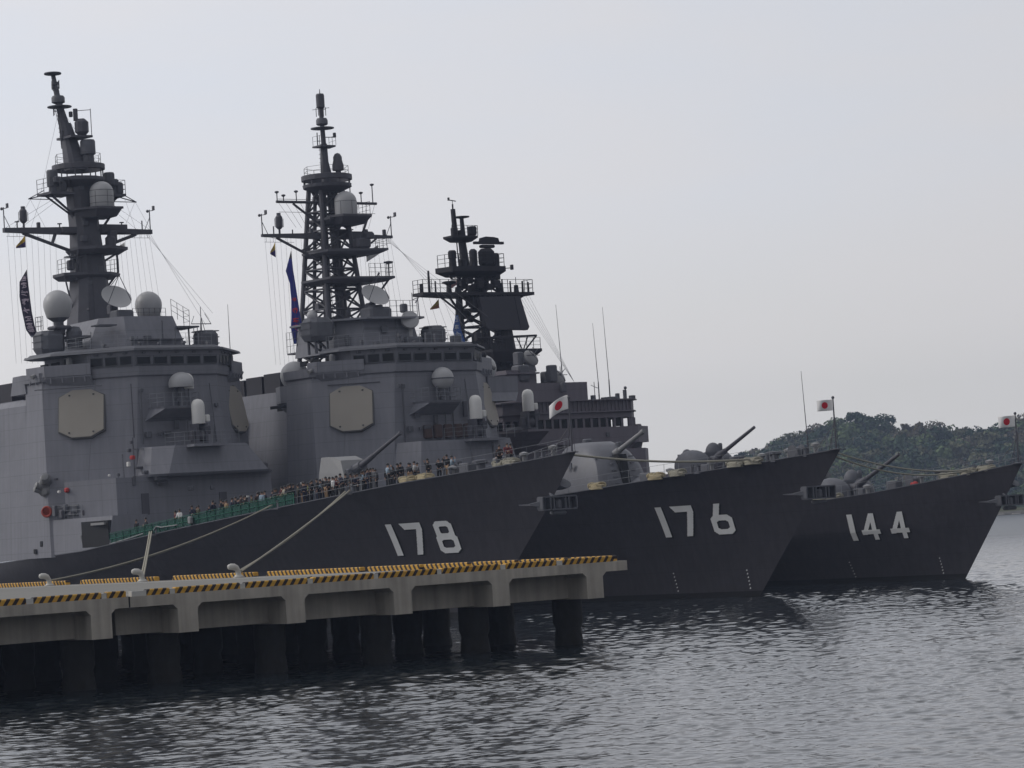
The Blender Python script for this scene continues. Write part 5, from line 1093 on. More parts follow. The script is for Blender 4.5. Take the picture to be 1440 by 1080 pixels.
# ------------------------------------------------------------ guns
def gun178(root):
    b = MB(); z = 9.0
    b.loft([[(28.2, -1.5, z), (28.2, 1.5, z), (29.8, 1.6, z), (31.6, 1.5, z), (31.6, -1.5, z), (29.8, -1.6, z)], [(27.9, -1.3, z+2.2), (27.9, 1.3, z+2.2), (29.8, 1.45, z+2.6), (31.4, 1.35, z+2.6), (31.4, -1.35, z+2.6), (29.8, -1.45, z+2.6)],
            [(28.6, -1.05, z+3.5), (28.6, 1.1, z+3.5), (29.9, 1.25, z+3.85), (31.2, 1.2, z+3.85), (31.2, -1.2, z+3.85), (29.9, -1.2, z+3.85)]])
    gm = b.build('gun_turret', M['greyl'], root)
    b = MB(); b.lathe((29.8, 0, z-.4), [(1.7, 0), (1.7, .45), (1.6, .5)], 20); b.build('turret_ring', M['gear'], gm)
    b = MB(); b.tube((28.6, 0, z+2.55), (27.3, 0, z+3.0), .5, .36, 12); b.cbox((28.1, -.75, z+2.9), (.5, .4, .9), .08); b.cbox((28.0, .8, z+2.4), (.5, .4, .8), .08); b.build('gun_mantlet', M['gear'], gm)
    b = MB(); p0, p1 = Vector((27.6, 0, z+2.9)), Vector((21.6, 0, z+5.22)); b.tube(p0, p0.lerp(p1, .35), .26, .2, 12); b.tube(p0.lerp(p1, .35), p0.lerp(p1, .97), .17, .13, 12); b.tube(p0.lerp(p1, .97), p1, .17, .17, 12); b.build('gun_barrel', M['mast'], gm, smooth=True)
gun178(D178)
def gun176(root):
    z = 8.55; b = MB()
    rings = []
    for zz, af_, ab_, w_, rr in ((0, 25.6, 33.2, 2.75, .9), (.6, 25.4, 33.3, 2.8, .9), (2.4, 26.0, 32.9, 2.45, .9), (3.5, 26.8, 32.4, 2.1, .9), (4.1, 27.6, 31.9, 1.75, .8), (4.45, 28.3, 31.2, 1.2, .6)):
        rings.append([(af_, -w_+rr, z+zz), (af_, -.45, z+zz), (af_, .45, z+zz), (af_, w_-rr, z+zz), (af_+rr*.5, w_-rr*.2, z+zz), (af_+rr*1.4, w_, z+zz), (ab_-rr, w_, z+zz), (ab_, w_-rr, z+zz), (ab_, -w_+rr, z+zz), (ab_-rr, -w_, z+zz), (af_+rr*1.4, -w_, z+zz), (af_+rr*.5, -w_+rr*.2, z+zz)])
    b.loft(rings); gm = b.build('gun_turret', M['gun2'], root, smooth=True)
    b = MB(); b.loft([[(25.32+.17*(zz)+0, -.42, z+zz), (25.32+.17*zz, .42, z+zz), (27.2+.17*zz, .42, z+zz), (27.2+.17*zz, -.42, z+zz)] for zz in (.9, 3.3)]); b.build('gun_slot', M['dark'], gm)
    b = MB(); b.lathe((29.6, .6, z+4.35), [(.42, 0), (.42, .35), (.3, .42)], 14); b.lathe((27.6, -1.1, z+3.9), [(.3, 0), (.3, .4), (.2, .45)], 12)
    for q in range(5): b.cbox((25.55+.12*q, 1.0, z+.9+.55*q), (.14, .4, .1)); b.cbox((25.55+.12*q, -1.0, z+.9+.55*q), (.14, .4, .1)); b.cbox((26.5+.1*q, 2.5-.12*q, z+1+.5*q), (.4, .14, .08))
    b.lathe((25.3, -.9, z+.55), [(.5, 0), (.5, .2), (.3, .25)], 12, (-1, 0, 0)); b.cbox((29.3, 2.75, z+2.6), (.35, .1, .5)); b.cbox((29.9, 2.75, z+2.6), (.2, .1, .5)); b.build('hatches_and_footholds', M['gear'], gm)
    b = MB(); p0, p1 = Vector((27.3, 0, z+3.15)), Vector((22.9, 0, z+5.0)); b.tube(p0, p0.lerp(p1, .25), .36, .3, 14); b.tube(p0.lerp(p1, .2), p1, .23, .17, 14); b.tube(p0.lerp(p1, .93), p1, .22, .2, 14); b.build('gun_barrel', M['greyl'], gm, smooth=True)
gun176(D176)

# ------------------------------------------------------------ the older destroyer, number 144
def ship144():
    P = SPEC[144]; root = empty('destroyer', B144, math.pi/2+TH)
    tag(root, 'farthest grey destroyer, number 144 on its bow, sooty black lattice mast with flat radar panel', 'warship', 'destroyers moored side by side')
    hull = make_hull(P, root)
    hull_number(P, hull, [('1', 16.9, .95), ('4', 15.75, .95), ('4', 13.0, .95)], 3.55, .92)
    dm = MB()
    for a in (9.2, 18.2):
        for i in range(6): z = .5+.25*i; dm.box(a, a+.14, hs(P, a, z)-.05, hs(P, a, z)+.025, z, z+.11)
    dm.build('draught_marks', M['num'], hull)
    S_ = M['sup144']
    # superstructure tiers
    b = MB(); b.loft([[(x, y, z) for x, y in ((34.2, -3.2), (34.2, 3.2), (36, 4.4), (90, 7.4), (90, -7.4), (36, -4.4))] for z in (5.6, 10.3)]); b.build('gun_deck_house', S_, root)
    b = MB(); b.loft([[(x, y, z) for x, y in ((53.5, -5.2), (53.5, 5.2), (56, 7.6), (92, 7.6), (92, -7.6), (56, -7.6))] for z in (10.3, 13.2)]); b.loft([[(x, y, z) for x, y in p] for z, p in ((12.0, ((57.2, -5.0), (57.2, 5.4), (60, 7.7), (65, 7.7), (65, -7.3), (60, -7.3))), (13.9, ((56.7, -6.8), (56.7, 6.8), (58.7, 9.2), (65, 9.2), (65, -9.2), (58.7, -9.2))))]); b.build('superstructure', S_, root)
    before = set(root.children)
    # bridge: wing parapet, glazed band, roof
    b = MB(); b.prism([(52.4, -6.6), (52.4, 6.6), (54.2, 9.3), (61, 9.4), (61, -9.4), (54.2, -9.3)], 13.9, 15.45); b.build('bridge_parapet', S_, root)
    b = MB(); b.prism([(52.9, -6.3), (52.9, 6.3), (54.5, 7.9), (61, 7.9), (61, -7.9), (54.5, -7.9)], 16.35, 18.0); b.prism([(52.5, -6.5), (52.5, 6.5), (54.3, 8.2), (61, 8.2), (61, -8.2), (54.3, -8.2)], 18.0, 18.12); b.prism([(52.6, -6.5), (52.6, 6.5), (54.4, 8.1), (61, 8.1), (61, -8.1), (54.4, -8.1)], 16.9, 17.0)
    for i in range(28):
        s = -6.2+12.4*i/27; b.box(52.78, 52.9, s-.04, s+.04, 17.0, 18.0)
    b.build('bridge_roof', S_, root)
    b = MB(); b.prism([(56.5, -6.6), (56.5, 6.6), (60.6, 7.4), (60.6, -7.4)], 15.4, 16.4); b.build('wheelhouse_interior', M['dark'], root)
    n = 14
    for i in range(n):
        s = 6.1-12.2*i/(n-1)
        b = MB(); b.box(52.95, 53.2, s-.13, s+.13, 15.45, 16.35); b.build('window_mullion', S_, root)
    for sg in (1, -1):
        for t in (0, .33, .66, 1): b = MB(); a_ = 53.0+1.5*t; s = sg*(6.3+1.55*t); b.box(a_-.1, a_+.1, s-.1, s+.1, 15.45, 16.35); b.build('window_mullion', S_, root)
        for a_ in (56.4, 58.3, 60.6): b = MB(); b.box(a_-.12, a_+.12, sg*7.8-.1, sg*7.8+.1, 15.45, 16.35); b.build('window_mullion', S_, root)
    for i in range(n-1):
        if i in (10, 12): continue
        s0 = 6.1-12.2*i/(n-1)-.13; s1 = 6.1-12.2*(i+1)/(n-1)+.13; b = MB(); b.box(53.05, 53.1, s1, s0, 15.5, 16.32); b.build('bridge_window', M['glass'], root)
    b = MB(); b.prism([(55.6, -9.3), (55.6, -10.2), (58.6, -10.2), (60, -9.3)], 15.15, 15.4); b.prism([(56.2, -9.2), (56.2, -9.9), (59, -9.9), (59, -9.2)], 13.2, 15.15, [(55.6, -9.2), (55.6, -10.1), (58.6, -10.1), (60, -9.2)]); b.cbox((56.5, -9.9, 15.6), (.6, .6, .35), .08); b.build('wing_sponson', S_, root)
    b = MB(); b.prism([(55.6, 9.3), (55.6, 11.0), (58.6, 11.0), (60, 9.3)], 15.15, 15.4); b.prism([(56.2, 9.2), (56.2, 9.9), (59, 9.9), (59, 9.2)], 13.2, 15.15, [(55.6, 9.2), (55.6, 10.9), (58.6, 10.9), (60, 9.2)]); b.build('wing_sponson', S_, root)
    b = MB()
    for x, y, w_, h in ((54, -7.4, .5, .35), (53.6, -6.2, .3, .9), (55, -5, .8, .3), (54.5, -3, .4, .5), (56, -7.2, .35, .7), (53.4, -4.4, .7, .25), (55, -2, .3, 1.6)): b.cbox((x, y, 18.12+h/2), (w_, w_, h), .04)
    b.tube((53.6, -6.3, 18.0), (53.6, -6.3, 19.3), .05); b.ball((53.6, -6.3, 19.2), .16, 8, 6); b.tube((54.6, -3.3, 18.1), (54.6, -3.3, 19.9), .035); b.tube((54.6, -3.7, 19.3), (54.6, -2.9, 19.6), .03); b.build('roof_fittings', M['gear'], root)
    for o in set(root.children)-before: o.location.x = 3.7      # the bridge stands this far abaft the gun deck front
    for o in set(root.children)-before: o.location.z = -.02
    # stepped director blocks behind the bridge
    b = MB(); b.prism([(58, -2.2), (58, 6.5), (70, 6.8), (70, -2.8)], 17.9, 19.9); b.prism([(60, 2.4), (60, 5.9), (70, 5.9), (70, 2.0)], 19.9, 21.3); b.prism([(62, .8), (62, 2.4), (70, 2.4), (70, .8)], 19.9, 21.2); b.prism([(59.6, 2.2), (59.6, 6.1), (70, 6.1), (70, 2.2)], 20.9, 21.05); b.prism([(58.2, .4), (58.2, 4.8), (60, 4.8), (60, .4)], 18.1, 18.9)
    b.prism([(61, 2.6), (61, 6.4), (66, 6.6), (66, 2.6)], 13, 18.4); b.build('director_house', S_, root)
    for a_, s_, z_ in ((61.2, 2.2, 22.5), (61.2, -.95, 20.55)):
        b = MB(); b.lathe((a_, s_, z_-1.3), [(.7, 0), (.6, .5), (.45, .9)], 14); b.cbox((a_+.4, s_+.95, z_), (1.0, .7, 1.3), .12); b.cbox((a_+.3, s_, z_-.2), (1.2, 1.6, .6), .1); o = b.build('fire_control_director', M['gear'], root)
        b = MB(); b.lathe((a_-.2, s_-.1, z_), [(.3, -.45), (.8, -.2), (.86, .05), (.8, .15), (.5, .32), (.02, .42)], 22, (-.8, -.15, .45)); b.build('radar_reflector', M['greyl'], o, smooth=True)
        b = MB()
        for q in range(4): t = q*.785; b.tube((a_-.55-.0, s_-.15-.8*math.cos(t), z_+.25+.8*math.sin(t)), (a_-.55, s_-.15+.8*math.cos(t), z_+.25-.8*math.sin(t)), .035, n=5)
        b.build('reflector_spokes', M['mast'], o)
    b = MB(); b.cbox((60.5, 3.8, 21.0), (1.4, 1.3, 1.6), .15); b.cbox((59.8, .6, 20.9), (.9, .8, 1.6), .1); b.cbox((58.6, 3.9, 19.0), (.6, 2.6, .3), .05); b.cbox((57.6, 1.0, 19.4), (.5, .5, .9), .05); b.cbox((58.8, 5.6, 16.9), (1.4, 1.3, 3), .2); b.lathe((58, 6.6, 14.9), [(1.3, 0), (1.3, .6), (1.0, .9)], 18); b.build('director_gear', M['gear'], root)
    # close-in gun with white dome on the starboard side
    ciws(root, 54.9, 7.35, 15.35, 1.15)
    b = MB(); b.prism([(53.4, 6.2), (53.4, 8.7), (58.6, 8.9), (58.6, 6.2)], 15.15, 15.35); b.prism([(56.4, 6.4), (56.4, 7.6), (58.6, 7.6), (58.6, 6.4)], 13.2, 15.15, [(53.4, 6.2), (53.4, 8.7), (58.6, 8.9), (58.6, 6.2)]); b.build('gun_sponson', S_, root)
    for a_, s_, z_, h in ((61.5, -1.95, 19.9, 7.8), (62, -6.75, 18.1, 7.8), (62, -8.1, 17.9, 9.6), (64, -3.5, 0, 0)):
        if h: whip(root, a_, s_, z_, h, .3)
    fittings(root, [('b', (57.1, 3.2, 12.7), (.5, .5, .5)), ('b', (57.0, -1.8, 12.2), (.4, .5, .6)), ('p', (57.2, 4.6, 10.5), [(0, 0, 2.6)]), ('l', (57.1, 1.0, 10.4), (57.0, 1.0, 13.8)), ('b', (56.0, -2.8, 14.7), (.15, .4, .4)), ('b', (59.4, 9.5, 14.6), (.3, .2, .5)), ('p', (57.2, -3.4, 10.4), [(0, 0, 2.8)]), ('b', (60.4, 8.3, 12.9), (.4, .3, .6))])
    # ---- mack mast
    K = M['black']
    b = MB(); b.loft([[(a+r*x, s+r*1.05*y, z) for x, y in ((-1, -.5), (-1, .5), (-.5, 1), (1.2, 1), (2, .6), (2, -.6), (1.2, -1), (-.5, -1))] for a, s, z, r in ((70, .5, 17, 2.7), (70, .5, 22, 2.3), (70.3, .5, 24.6, 2.0))]); b.build('funnel_casing', K, root)
    def leg(a0, s0, a1, s1): return lambda z: (a0+(a1-a0)*(z-21.5)/11, s0+(s1-s0)*(z-21.5)/11)
    b = MB(); lattice(b, [leg(68, -1.6, 69.6, -.3), leg(68, 1.6, 69.6, 1.2), leg(72.2, 3.2, 71.6, 2.2), leg(72.2, -1.4, 71.6, -.2)], [21.5, 23.2, 24.8, 26.4, 28.0, 29.6, 31.0, 32.3], .22, .1)
    b.tube((70.2, 3.35, 20), (70.2, 3.4, 29.6), .28, .24, 8); b.tube((69.5, .6, 20), (70.2, 1.0, 32), .5, .4, 10)
    g = random.Random(3)
    for i in range(30): z = g.uniform(22.5, 31.5); b.cbox((70+g.uniform(-1.5, 1.5), 1+g.uniform(-1.6, 2.2), z), (g.uniform(.3, .8), g.uniform(.3, .8), g.uniform(.3, 1.0)), .05)
    b.build('lattice_tower', K, root)
    # gallery levels
    b = MB(); b.prism([(68.6, -4.6), (68.6, 8.9), (70.4, 8.9), (72.5, 3), (72.5, -1), (70.4, -4.6)], 29.35, 29.65); b.rail([(70.4, 8.8, 29.65), (68.7, 8.8, 29.65), (68.7, -4.5, 29.65), (70.4, -4.5, 29.65)], 1.25, 1.0, .035, 3)
    b.truss((69.6, 6.2, 29.3), (69.9, 2.9, 27.2), (0, 0, .01), .1, 1); b.tube((69.5, 5.2, 29.3), (70, 3.2, 27.2), .12); b.tube((69.5, 4, 29.3), (70, 3.2, 26.2), .08); b.tube((69.5, -3.8, 29.3), (70, -1.2, 28), .1)
    for s, r, h in ((7.65, .14, 2.2), (5.3, .3, .9), (4.2, .38, .6), (-1.0, .3, 1.0), (-1.2, .1, 1.4), (-2.9, .28, .8), (-2.9, .04, 1.6), (8.6, .2, .9), (-4.4, .12, 1.1), (2.6, .4, .8), (-2.2, .1, 1.2), (6.9, .1, 1.2), (-3.7, .12, 1.2)): b.tube((69.3, s, 29.6), (69.3, s, 29.6+h), r, r*.75, 10)
    b.lathe((69.3, 5.25, 30.4), [(.2, 0), (.7, .2), (.72, .3), (.5, .38), (.02, .4)], 18); b.build('yard_gallery', K, root)
    b = MB(); b.prism([(68.4, -1.1), (68.2, 2), (68.8, 5.1), (71, 5.6), (72, 2), (71.4, -1.1)], 31.7, 32.2); b.prism([(68.9, -.6), (68.9, 2), (69.4, 4.2), (71, 4.4), (71.4, -.6)], 31.3, 31.7, [(68.4, -1.1), (68.2, 2), (68.8, 5.1), (71, 5.6), (71.4, -1.1)])
    b.rail([(70.8, 5.4, 32.2), (68.9, 5.0, 32.2), (68.3, 2, 32.2), (68.5, -1.0, 32.2), (71, -1.1, 32.2)], 1.25, .8, .035, 3)
    b.lathe((69.6, 4.45, 32.2), [(.4, 0), (.35, .8), (.42, .85), (.42, 1.5), (.3, 1.65)], 12); b.cbox((69.4, 3.4, 32.6), (.6, .6, .8), .1); b.cbox((69.2, .6, 33.1), (1.3, 1.5, 1.8), .3); b.cbox((69.2, 2.2, 33.0), (.8, .7, 1.9), .2); b.cbox((69.2, -.4, 32.8), (.8, .6, 1.5), .1)
    b.tube((69.5, 5, 31.3), (70.2, 3, 30), .1); b.tube((69.5, -1, 31.5), (70.2, 0, 30), .1); b.tube((69, -1, 32), (69, -2.4, 32.1), .04); b.cbox((69, -2.3, 32.15), (.3, .2, .5)); b.cbox((68.9, -.1, 30.6), (.7, .9, .5), .1)
    for k in range(14): b.cbox((69.5+g.uniform(-.8, 1.2), g.uniform(-.4, 2.8), 30.7+g.uniform(-.5, .6)), (.5, .6, .6), .06)
    b.build('upper_gallery', K, root)
    b = MB(); b.tube((70.6, 2.2, 32.2), (70.8, 2.4, 36), .48, .34, 10); b.prism([(70, .9), (70, 4.0), (71.6, 4.0), (71.6, .9)], 35.2, 35.4); b.prism([(70.3, 1.5), (70.3, 3.4), (71.3, 3.4), (71.3, 1.5)], 34.8, 35.2, [(70, .9), (70, 4.0), (71.6, 4.0), (71.6, .9)]); b.rail([(70, 4.0, 35.4), (70, .9, 35.4), (71.6, .9, 35.4)], 1.0, .6, .035, 3)
    b.cbox((70.4, 1.3, 35.9), (.7, .8, .9), .1); b.cbox((70.6, 3.3, 35.8), (.6, .6, .9), .1); b.tube((70.6, 2.25, 35.4), (70.7, 2.25, 37.2), .25, .2, 8); b.lathe((70.7, 2.25, 37.15), [(.2, 0), (.78, .1), (.8, .2), (.02, .25)], 18)
    b.tube((70.8, 3.05, 35.3), (70.9, 3.1, 38.1), .28, .24, 8); b.tube((70.9, 3.1, 38.1), (70.9, 3.1, 38.6), .08); b.tube((70.9, 2.7, 38.9), (70.9, 3.5, 39.0), .05); b.cbox((70.9, 3.55, 39.1), (.2, .12, .3)); b.tube((70.9, 3.1, 38.5), (70.9, 3.1, 39), .03); b.tube((70.6, 3.1, 35), (70.6, 3.0, 32.3), .06); b.build('topmast', K, root)
    # rotating surface-search antenna
    b = MB(); b.tube((69.6, .25, 33.9), (69.6, .25, 34.3), .2, n=8)
    b.loft([[(69.4-.35*k, s, z) for s, z in ((-1.55, 34.45), (2.0, 34.45), (2.0, 34.7), (1.3, 34.7), (1.2, 35.05), (.6, 35.2), (-.4, 35.15), (-.9, 35.05), (-1.0, 34.7), (-1.55, 34.7))] for k in (0, 1)]); b.cbox((69.4, .3, 34.25), (.6, 1.6, .3), .08); b.build('search_radar', K, root)
    # big flat 3D radar panel with tapering sides
    ax = Vector((-.93, .1, .22)).normalized(); b = MB()
    def pq(s, z, d): return (68.6-d, s, z)
    f0 = [(2.6, 29.1), (-2.3, 29.2), (-2.45, 29.1), (-3.35, 26.1), (-3.1, 25.8), (1.6, 25.9), (1.95, 26.2)]
    b.loft([[pq(s, z, 0) for s, z in f0], [pq(s, z, .5) for s, z in f0]]); b.loft([[pq(s, z, .56) for s, z in ((-1.7, 29.1), (-1.8, 29.1), (-2.35, 25.9), (-2.25, 25.9))], [pq(s, z, .5) for s, z in ((-1.7, 29.1), (-1.8, 29.1), (-2.35, 25.9), (-2.25, 25.9))]])
    pn = b.build('radar_panel', mat('radar_panel_grey', (.045, .042, .055), .5, var=.08), root)
    b = MB(); b.tube((69, -.9, 22), (69.2, -.9, 25.9), 1.3, .9, 14); b.cbox((69.2, -.4, 27.6), (.6, 3.6, 2.6), .2); b.build('panel_pedestal', K, root)
    b = MB()
    for k in range(7): b.tube((68.6, 2.0-.6*k, 29.0), (68.9, 1.7-.6*k, 29.5), .05); b.tube((68.6, 2.0-.6*k, 29.0), (68.9, 2.3-.6*k, 29.5), .05)
    b.tube((67.5, 3.6, 25.0), (67.5, -3.7, 25.2), .11); b.tube((67.5, -3.7, 25.2), (68.0, -1.9, 23.2), .08); b.tube((67.5, -2.6, 25.1), (67.8, -2.0, 23.4), .06); b.tube((67.5, -1.2, 25.1), (67.8, -2.2, 23.6), .06); b.rail([(67.5, .6, 24.2), (67.5, 3.4, 24.2)], .9, .6, .04, 2); b.prism([(66.6, -3.6), (66.6, 2.4), (69, 2.6), (69, -3.6)], 23.6, 23.85); b.prism([(67, -2.2), (67, 2), (70, 2.2), (70, -2.2)], 22.6, 23.6, [(66.6, -3.6), (66.6, 2.4), (69, 2.6), (69, -3.6)])
    b.rail([(66.7, 2.4, 23.85), (66.7, -3.5, 23.85)], 1.1, .8, .03, 3)
    for k in range(10): b.tube((67.4, 2.8-.6*k, 22.2), (67.6, 2.3-.6*k, 23.8), .06)
    b.build('radar_platform', K, root)
    w_ = MB()
    for q in range(5): w_.tube((69.3, 8.6-.8*q, 29.4), (66-.6*q, 8.0-1.0*q, 17), .014, n=3); w_.tube((69.3, -4.4+.4*q, 29.4), (62-.6*q, -5.0+.4*q, 18), .014, n=3)
    w_.tube((69.3, 9.0, 29.2), (69.6, 9.2, 28.7), .05); w_.tube((69.6, 8.9, 29.2), (69.6, 8.8, 27.4), .05); w_.tube((69.6, 8.7, 27.4), (69.6, 9.6, 27.1), .05); w_.tube((69.3, 8.7, 29.3), (69.4, 9.6, 29.0), .04)
    w_.build('signal_halyards', M['wire'], root)
    # guns: rounded twin-hump single-barrel turrets
    for a_, z_, lift in ((38.6, 10.3, .42), (20.7, 6.9, .42)):
        b = MB()
        for s_, r, ln in ((1.35, 1.2, 1.0), (-1.35, 1.2, 1.0)):
            rings = []
            for t in np.linspace(0, 1.5, 7): rings.append([(a_+.3+(r*1.75)*math.cos(t)*math.cos(q), s_+r*math.cos(t)*1.05*math.sin(q), z_+.7+1.35*math.sin(t)) for q in np.linspace(0, 2*math.pi, 20, endpoint=False)])
            rings = [[(x, y, z_) for x, y, z in rings[0]]]+rings; b.loft(rings)
        b.box(a_-.6, a_+2.4, -1.3, 1.3, z_, z_+1.75)
        gm = b.build('gun_turret', M['gear'], root, smooth=True)
        b = MB(); b.ball((a_+.1, -1.0, z_+1.75), .72, 18, 10, (1, 1, 1.25)); b.ball((a_+1.0, 1.35, z_+1.75), .42, 14, 8); b.cbox((a_-.5, -1.35, z_+2.2), (.3, .4, .7), .08); b.build('sight_dome', M['gear'], gm, smooth=True)
        b = MB(); b.lathe((a_+.4, 0, z_-.5), [(2.35, 0), (2.35, .5)], 26); b.box(a_-1.9, a_+2.8, -2.5, 2.5, z_-.05, z_+.05); b.build('turret_base', S_, gm)
        b = MB(); p0 = Vector((a_-1.0, 0, z_+1.0)); p1 = p0+Vector((-6.4*math.cos(lift), 0, 6.4*math.sin(lift))); b.tube(p0, p0.lerp(p1, .3), .36, .24, 12); b.tube(p0.lerp(p1, .25), p1, .2, .14, 12); b.cbox((a_-1.3, 0, z_+.8), (1.2, .9, 1.2), .2); b.build('gun_barrel', M['mast'], gm, smooth=True)
    bow_rail(P, root, 50, 1); bow_rail(P, root, 40, -1); jackstaff(P, root, 4.0)
    stem_anchor(P, root, 6.5, 2.4, 3.2, .85)
    deck_gear(P, root, [('coil', 18.2, 3.6), ('coil', 19.8, 3.7), ('coil', 5.2, .8), ('coil', 7.2, 1.2), ('bitts', 4.4, .5), ('bitts', 16.4, 3.2), ('vent', 15.2, 2.6), ('box', 12.6, 2.0), ('reel', 11, 1.4), ('capstan', 8.8, .3), ('capstan', 12.9, -.6), ('vent', 9.9, 1.5), ('bitts', 6.3, -.5), ('vent', 3.3, .3), ('vent', 14, .6), ('box', 17.4, 1.2), ('coil', 3.6, .4), ('vent', 11.6, .2)], 5)
    b = MB(); b.ball((10.6, 1.7, 7.95), .34, 10, 6, (1.3, .8, .7)); b.build('red_cover', M['red'], root, smooth=True)
    return root, P
D144, P144 = ship144()

deck_gear(P178, D178, [('tancoil', 14.2, 3.2), ('tancoil', 16.0, 3.5), ('bitts', 12.2, 2.6), ('capstan', 11.0, .4), ('capstan', 9.0, -.6), ('vent', 12.9, 1.6), ('box', 10.4, 2.0), ('bitts', 7.2, 1.3), ('vent', 8.2, .9), ('reel', 13.2, .6), ('coil', 7.6, 1.0), ('bitts', 21.4, 5.1), ('bitts', 29.5, 6.7), ('bitts', 44.7, 8.9), ('vent', 5.6, .4), ('bitts', 3.6, .5), ('box', 9.2, -.2), ('coil', 6.2, 1.2), ('vent', 2.4, .2)], 1)
deck_gear(P176, D176, [('tancoil', 22.6, 5.4), ('coil', 14.6, 3.7), ('tancoil', 16.6, 4.2), ('bitts', 13.0, 3.2), ('capstan', 11, .6), ('vent', 12, 2.4), ('bitts', 6.2, 1.4), ('coil', 9.2, 2.4), ('coil', 7.6, 2.0), ('vent', 8, .7), ('bitts', 3.6, .6), ('capstan', 8.6, -1), ('reel', 4.6, .2), ('vent', 2.5, .2), ('vent', 16.8, 2.6), ('box', 14, 1.2), ('box', 18.6, 3.4), ('vent', 5.4, .3)], 2)
whip(D176, 4.2, -.6, 10.3, 6.6, .2)
b = MB(); b.lathe((24.4, -1.0, 8.7), [(1.3, 0), (1.2, .8), (.3, 1.3)], 14); b.build('deck_hatch_housing', M['gear'], D176)
# ------------------------------------------------------------ green screened rail on the 178
def green_rail():
    root = D178; P = P178; aa = np.linspace(27.2, 55.1, 28)
    ed = [(a, hs(P, a, interp(a, P['zd']))-.1, interp(a, P['zd'])) for a in aa]
    b = MB(); b.m = 0
    for (a0, s0, z0), (a1, s1, z1) in zip(ed, ed[1:]):
        b.loft([[(a0, s0-.02, z0+.1), (a1, s1-.02, z1+.1), (a1, s1+.0, z1+.1), (a0, s0+.0, z0+.1)], [(a0, s0-.02, z0+.85), (a1, s1-.02, z1+.85), (a1, s1+.0, z1+.85), (a0, s0, z0+.85)]])
    b.build('safety_netting', M['green'], root)
    b = MB(); b.rail([(a, s+.04, z) for a, s, z in ed], .92, 1.3, .03, 2); b.build('green_guard_rail', M['greens'], root)
    b = MB(); b.path([(54.9, 9.9, 7.0), (55.1, 10, 8.0), (54.6, 9.9, 8.1)], .12); b.path([(52, 9.7, 7.0), (48, 9.4, 7.5), (46, 9.2, 7.8)], .06); b.path([(44.5, 9.1, 8.0), (44, 9.1, 8.3), (43.3, 9.05, 8.2), (41, 8.9, 8.3)], .05)
    b.cbox((39.4, 8.6, 8.6), (.5, .3, .6), .08); b.build('stowed_pipework', M['greyl'], root)
    b = MB(); b.rail([(a, hs(P, a, interp(a, P['zd']))-.12, interp(a, P['zd'])) for a in np.linspace(20, 29.6, 8)], 1.1, 1.9, .022, 2); b.build('lifeline', M['steel'], root)
green_rail()

# ------------------------------------------------------------ hawsers
def hawser(p, q, sag, r, lb, gap=0., n=26):
    b = MB(); p, q = Vector(p), Vector(q)
    for k in ((-1, 1) if gap else (0,)):
        off = Vector((0, 0, gap*k*.5)); off2 = Vector((gap*k*.6, 0, 0))
        b.path([p.lerp(q, t)+off*min(1, 1)*math.sin(t*2.6+.3)+off2-Vector((0, 0, sag*4*t*(1-t))) for t in np.linspace(0, 1, n)], r, 7)
    o = b.build('mooring_rope', M['rope'], smooth=True); tag(o, lb, 'rope', 'mooring ropes'); return o
def bol(y): return pier_pt(XR-.95, y, DT+.36)
hawser(bol(38.7), ship_world(B178, 21.4, 5.35, 9.95), .25, .07, 'doubled hawser from the rightmost bollard up to the foredeck of ship 178', .3)
hawser(bol(51.3), ship_world(B178, 44.9, 9.15, 7.9), .1, .065, 'short steep rope rising from the middle bollard to the green-screened deck edge', .14)
hawser(bol(64.8), ship_world(B178, 29.7, 6.98, 9.3), .7, .055, 'long low rope from the leftmost bollard rising rightwards past the steep one', .1)
hawser(ship_world(B178, 1.0, -.3, 11.35), ship_world(B176, 7.6, 2.15, 10.5), .35, .085, 'taut rope between the bow of 178 and the foredeck of 176')
hawser(ship_world(B176, 1.6, -.4, 10.6), ship_world(B144, 4.9, 1.1, 8.75), .75, .06, 'slack pair of ropes between the bow of 176 and the bow of 144', .35)

# ------------------------------------------------------------ flags and banners
nat_flag(B178, P178, 3.1, 1.45, 1.0, .5, 'sun disc flag on the bow of ship 178, drooping before a dark bridge', .5)
nat_flag(B176, P176, 2.95, 1.15, .82, .02, 'sun disc flag on the bow of ship 176, blown flat against the sky')
nat_flag(B144, P144, 2.95, 1.3, .92, .05, 'sun disc flag at the right edge, on the bow of ship 144')
def pennant(B, a, s, z, w_, h_, cols, lb, kind='tri'):
    o0 = ship_world(B, a, s, z); d = Vector((-1, .2, 0)).normalized() if kind != 'right' else Vector((-1, .1, .05)).normalized()
    def f(u, v):
        hh = h_*(1-u*.85) if kind == 'tri' else h_
        return d*(u*w_)+Vector((0, .1*math.sin(u*5), (v-.5)*hh-u*w_*.55))
    ms = [mat('pennant_cloth', c, .85) for c in cols]
    o = cloth('pennant', ms, f, 12, 6, mat_of=(lambda u, v: (0 if v > .5 else 1)) if len(ms) > 1 else None); o.location = o0; tag(o, lb, 'pennant', 'small signal pennants below the yards')
pennant(B178, 70, 6.0, 34.5, .9, 1.1, [(.45, .3, .04), (.05, .03, .12)], 'yellow and dark signal pennant below the left yardarm of the solid tower mast')
pennant(B178, 70, -4.0, 34.1, .9, .8, [(.6, .6, .6), (.25, .27, .3)], 'pale grey signal flag below the right yard of the solid tower mast', 'sq')
pennant(B176, 67, 6.2, 33.2, .5, 1.4, [(.42, .3, .06), (.05, .03, .16)], 'yellow and navy signal pennant below the left yardarm of the open lattice mast')
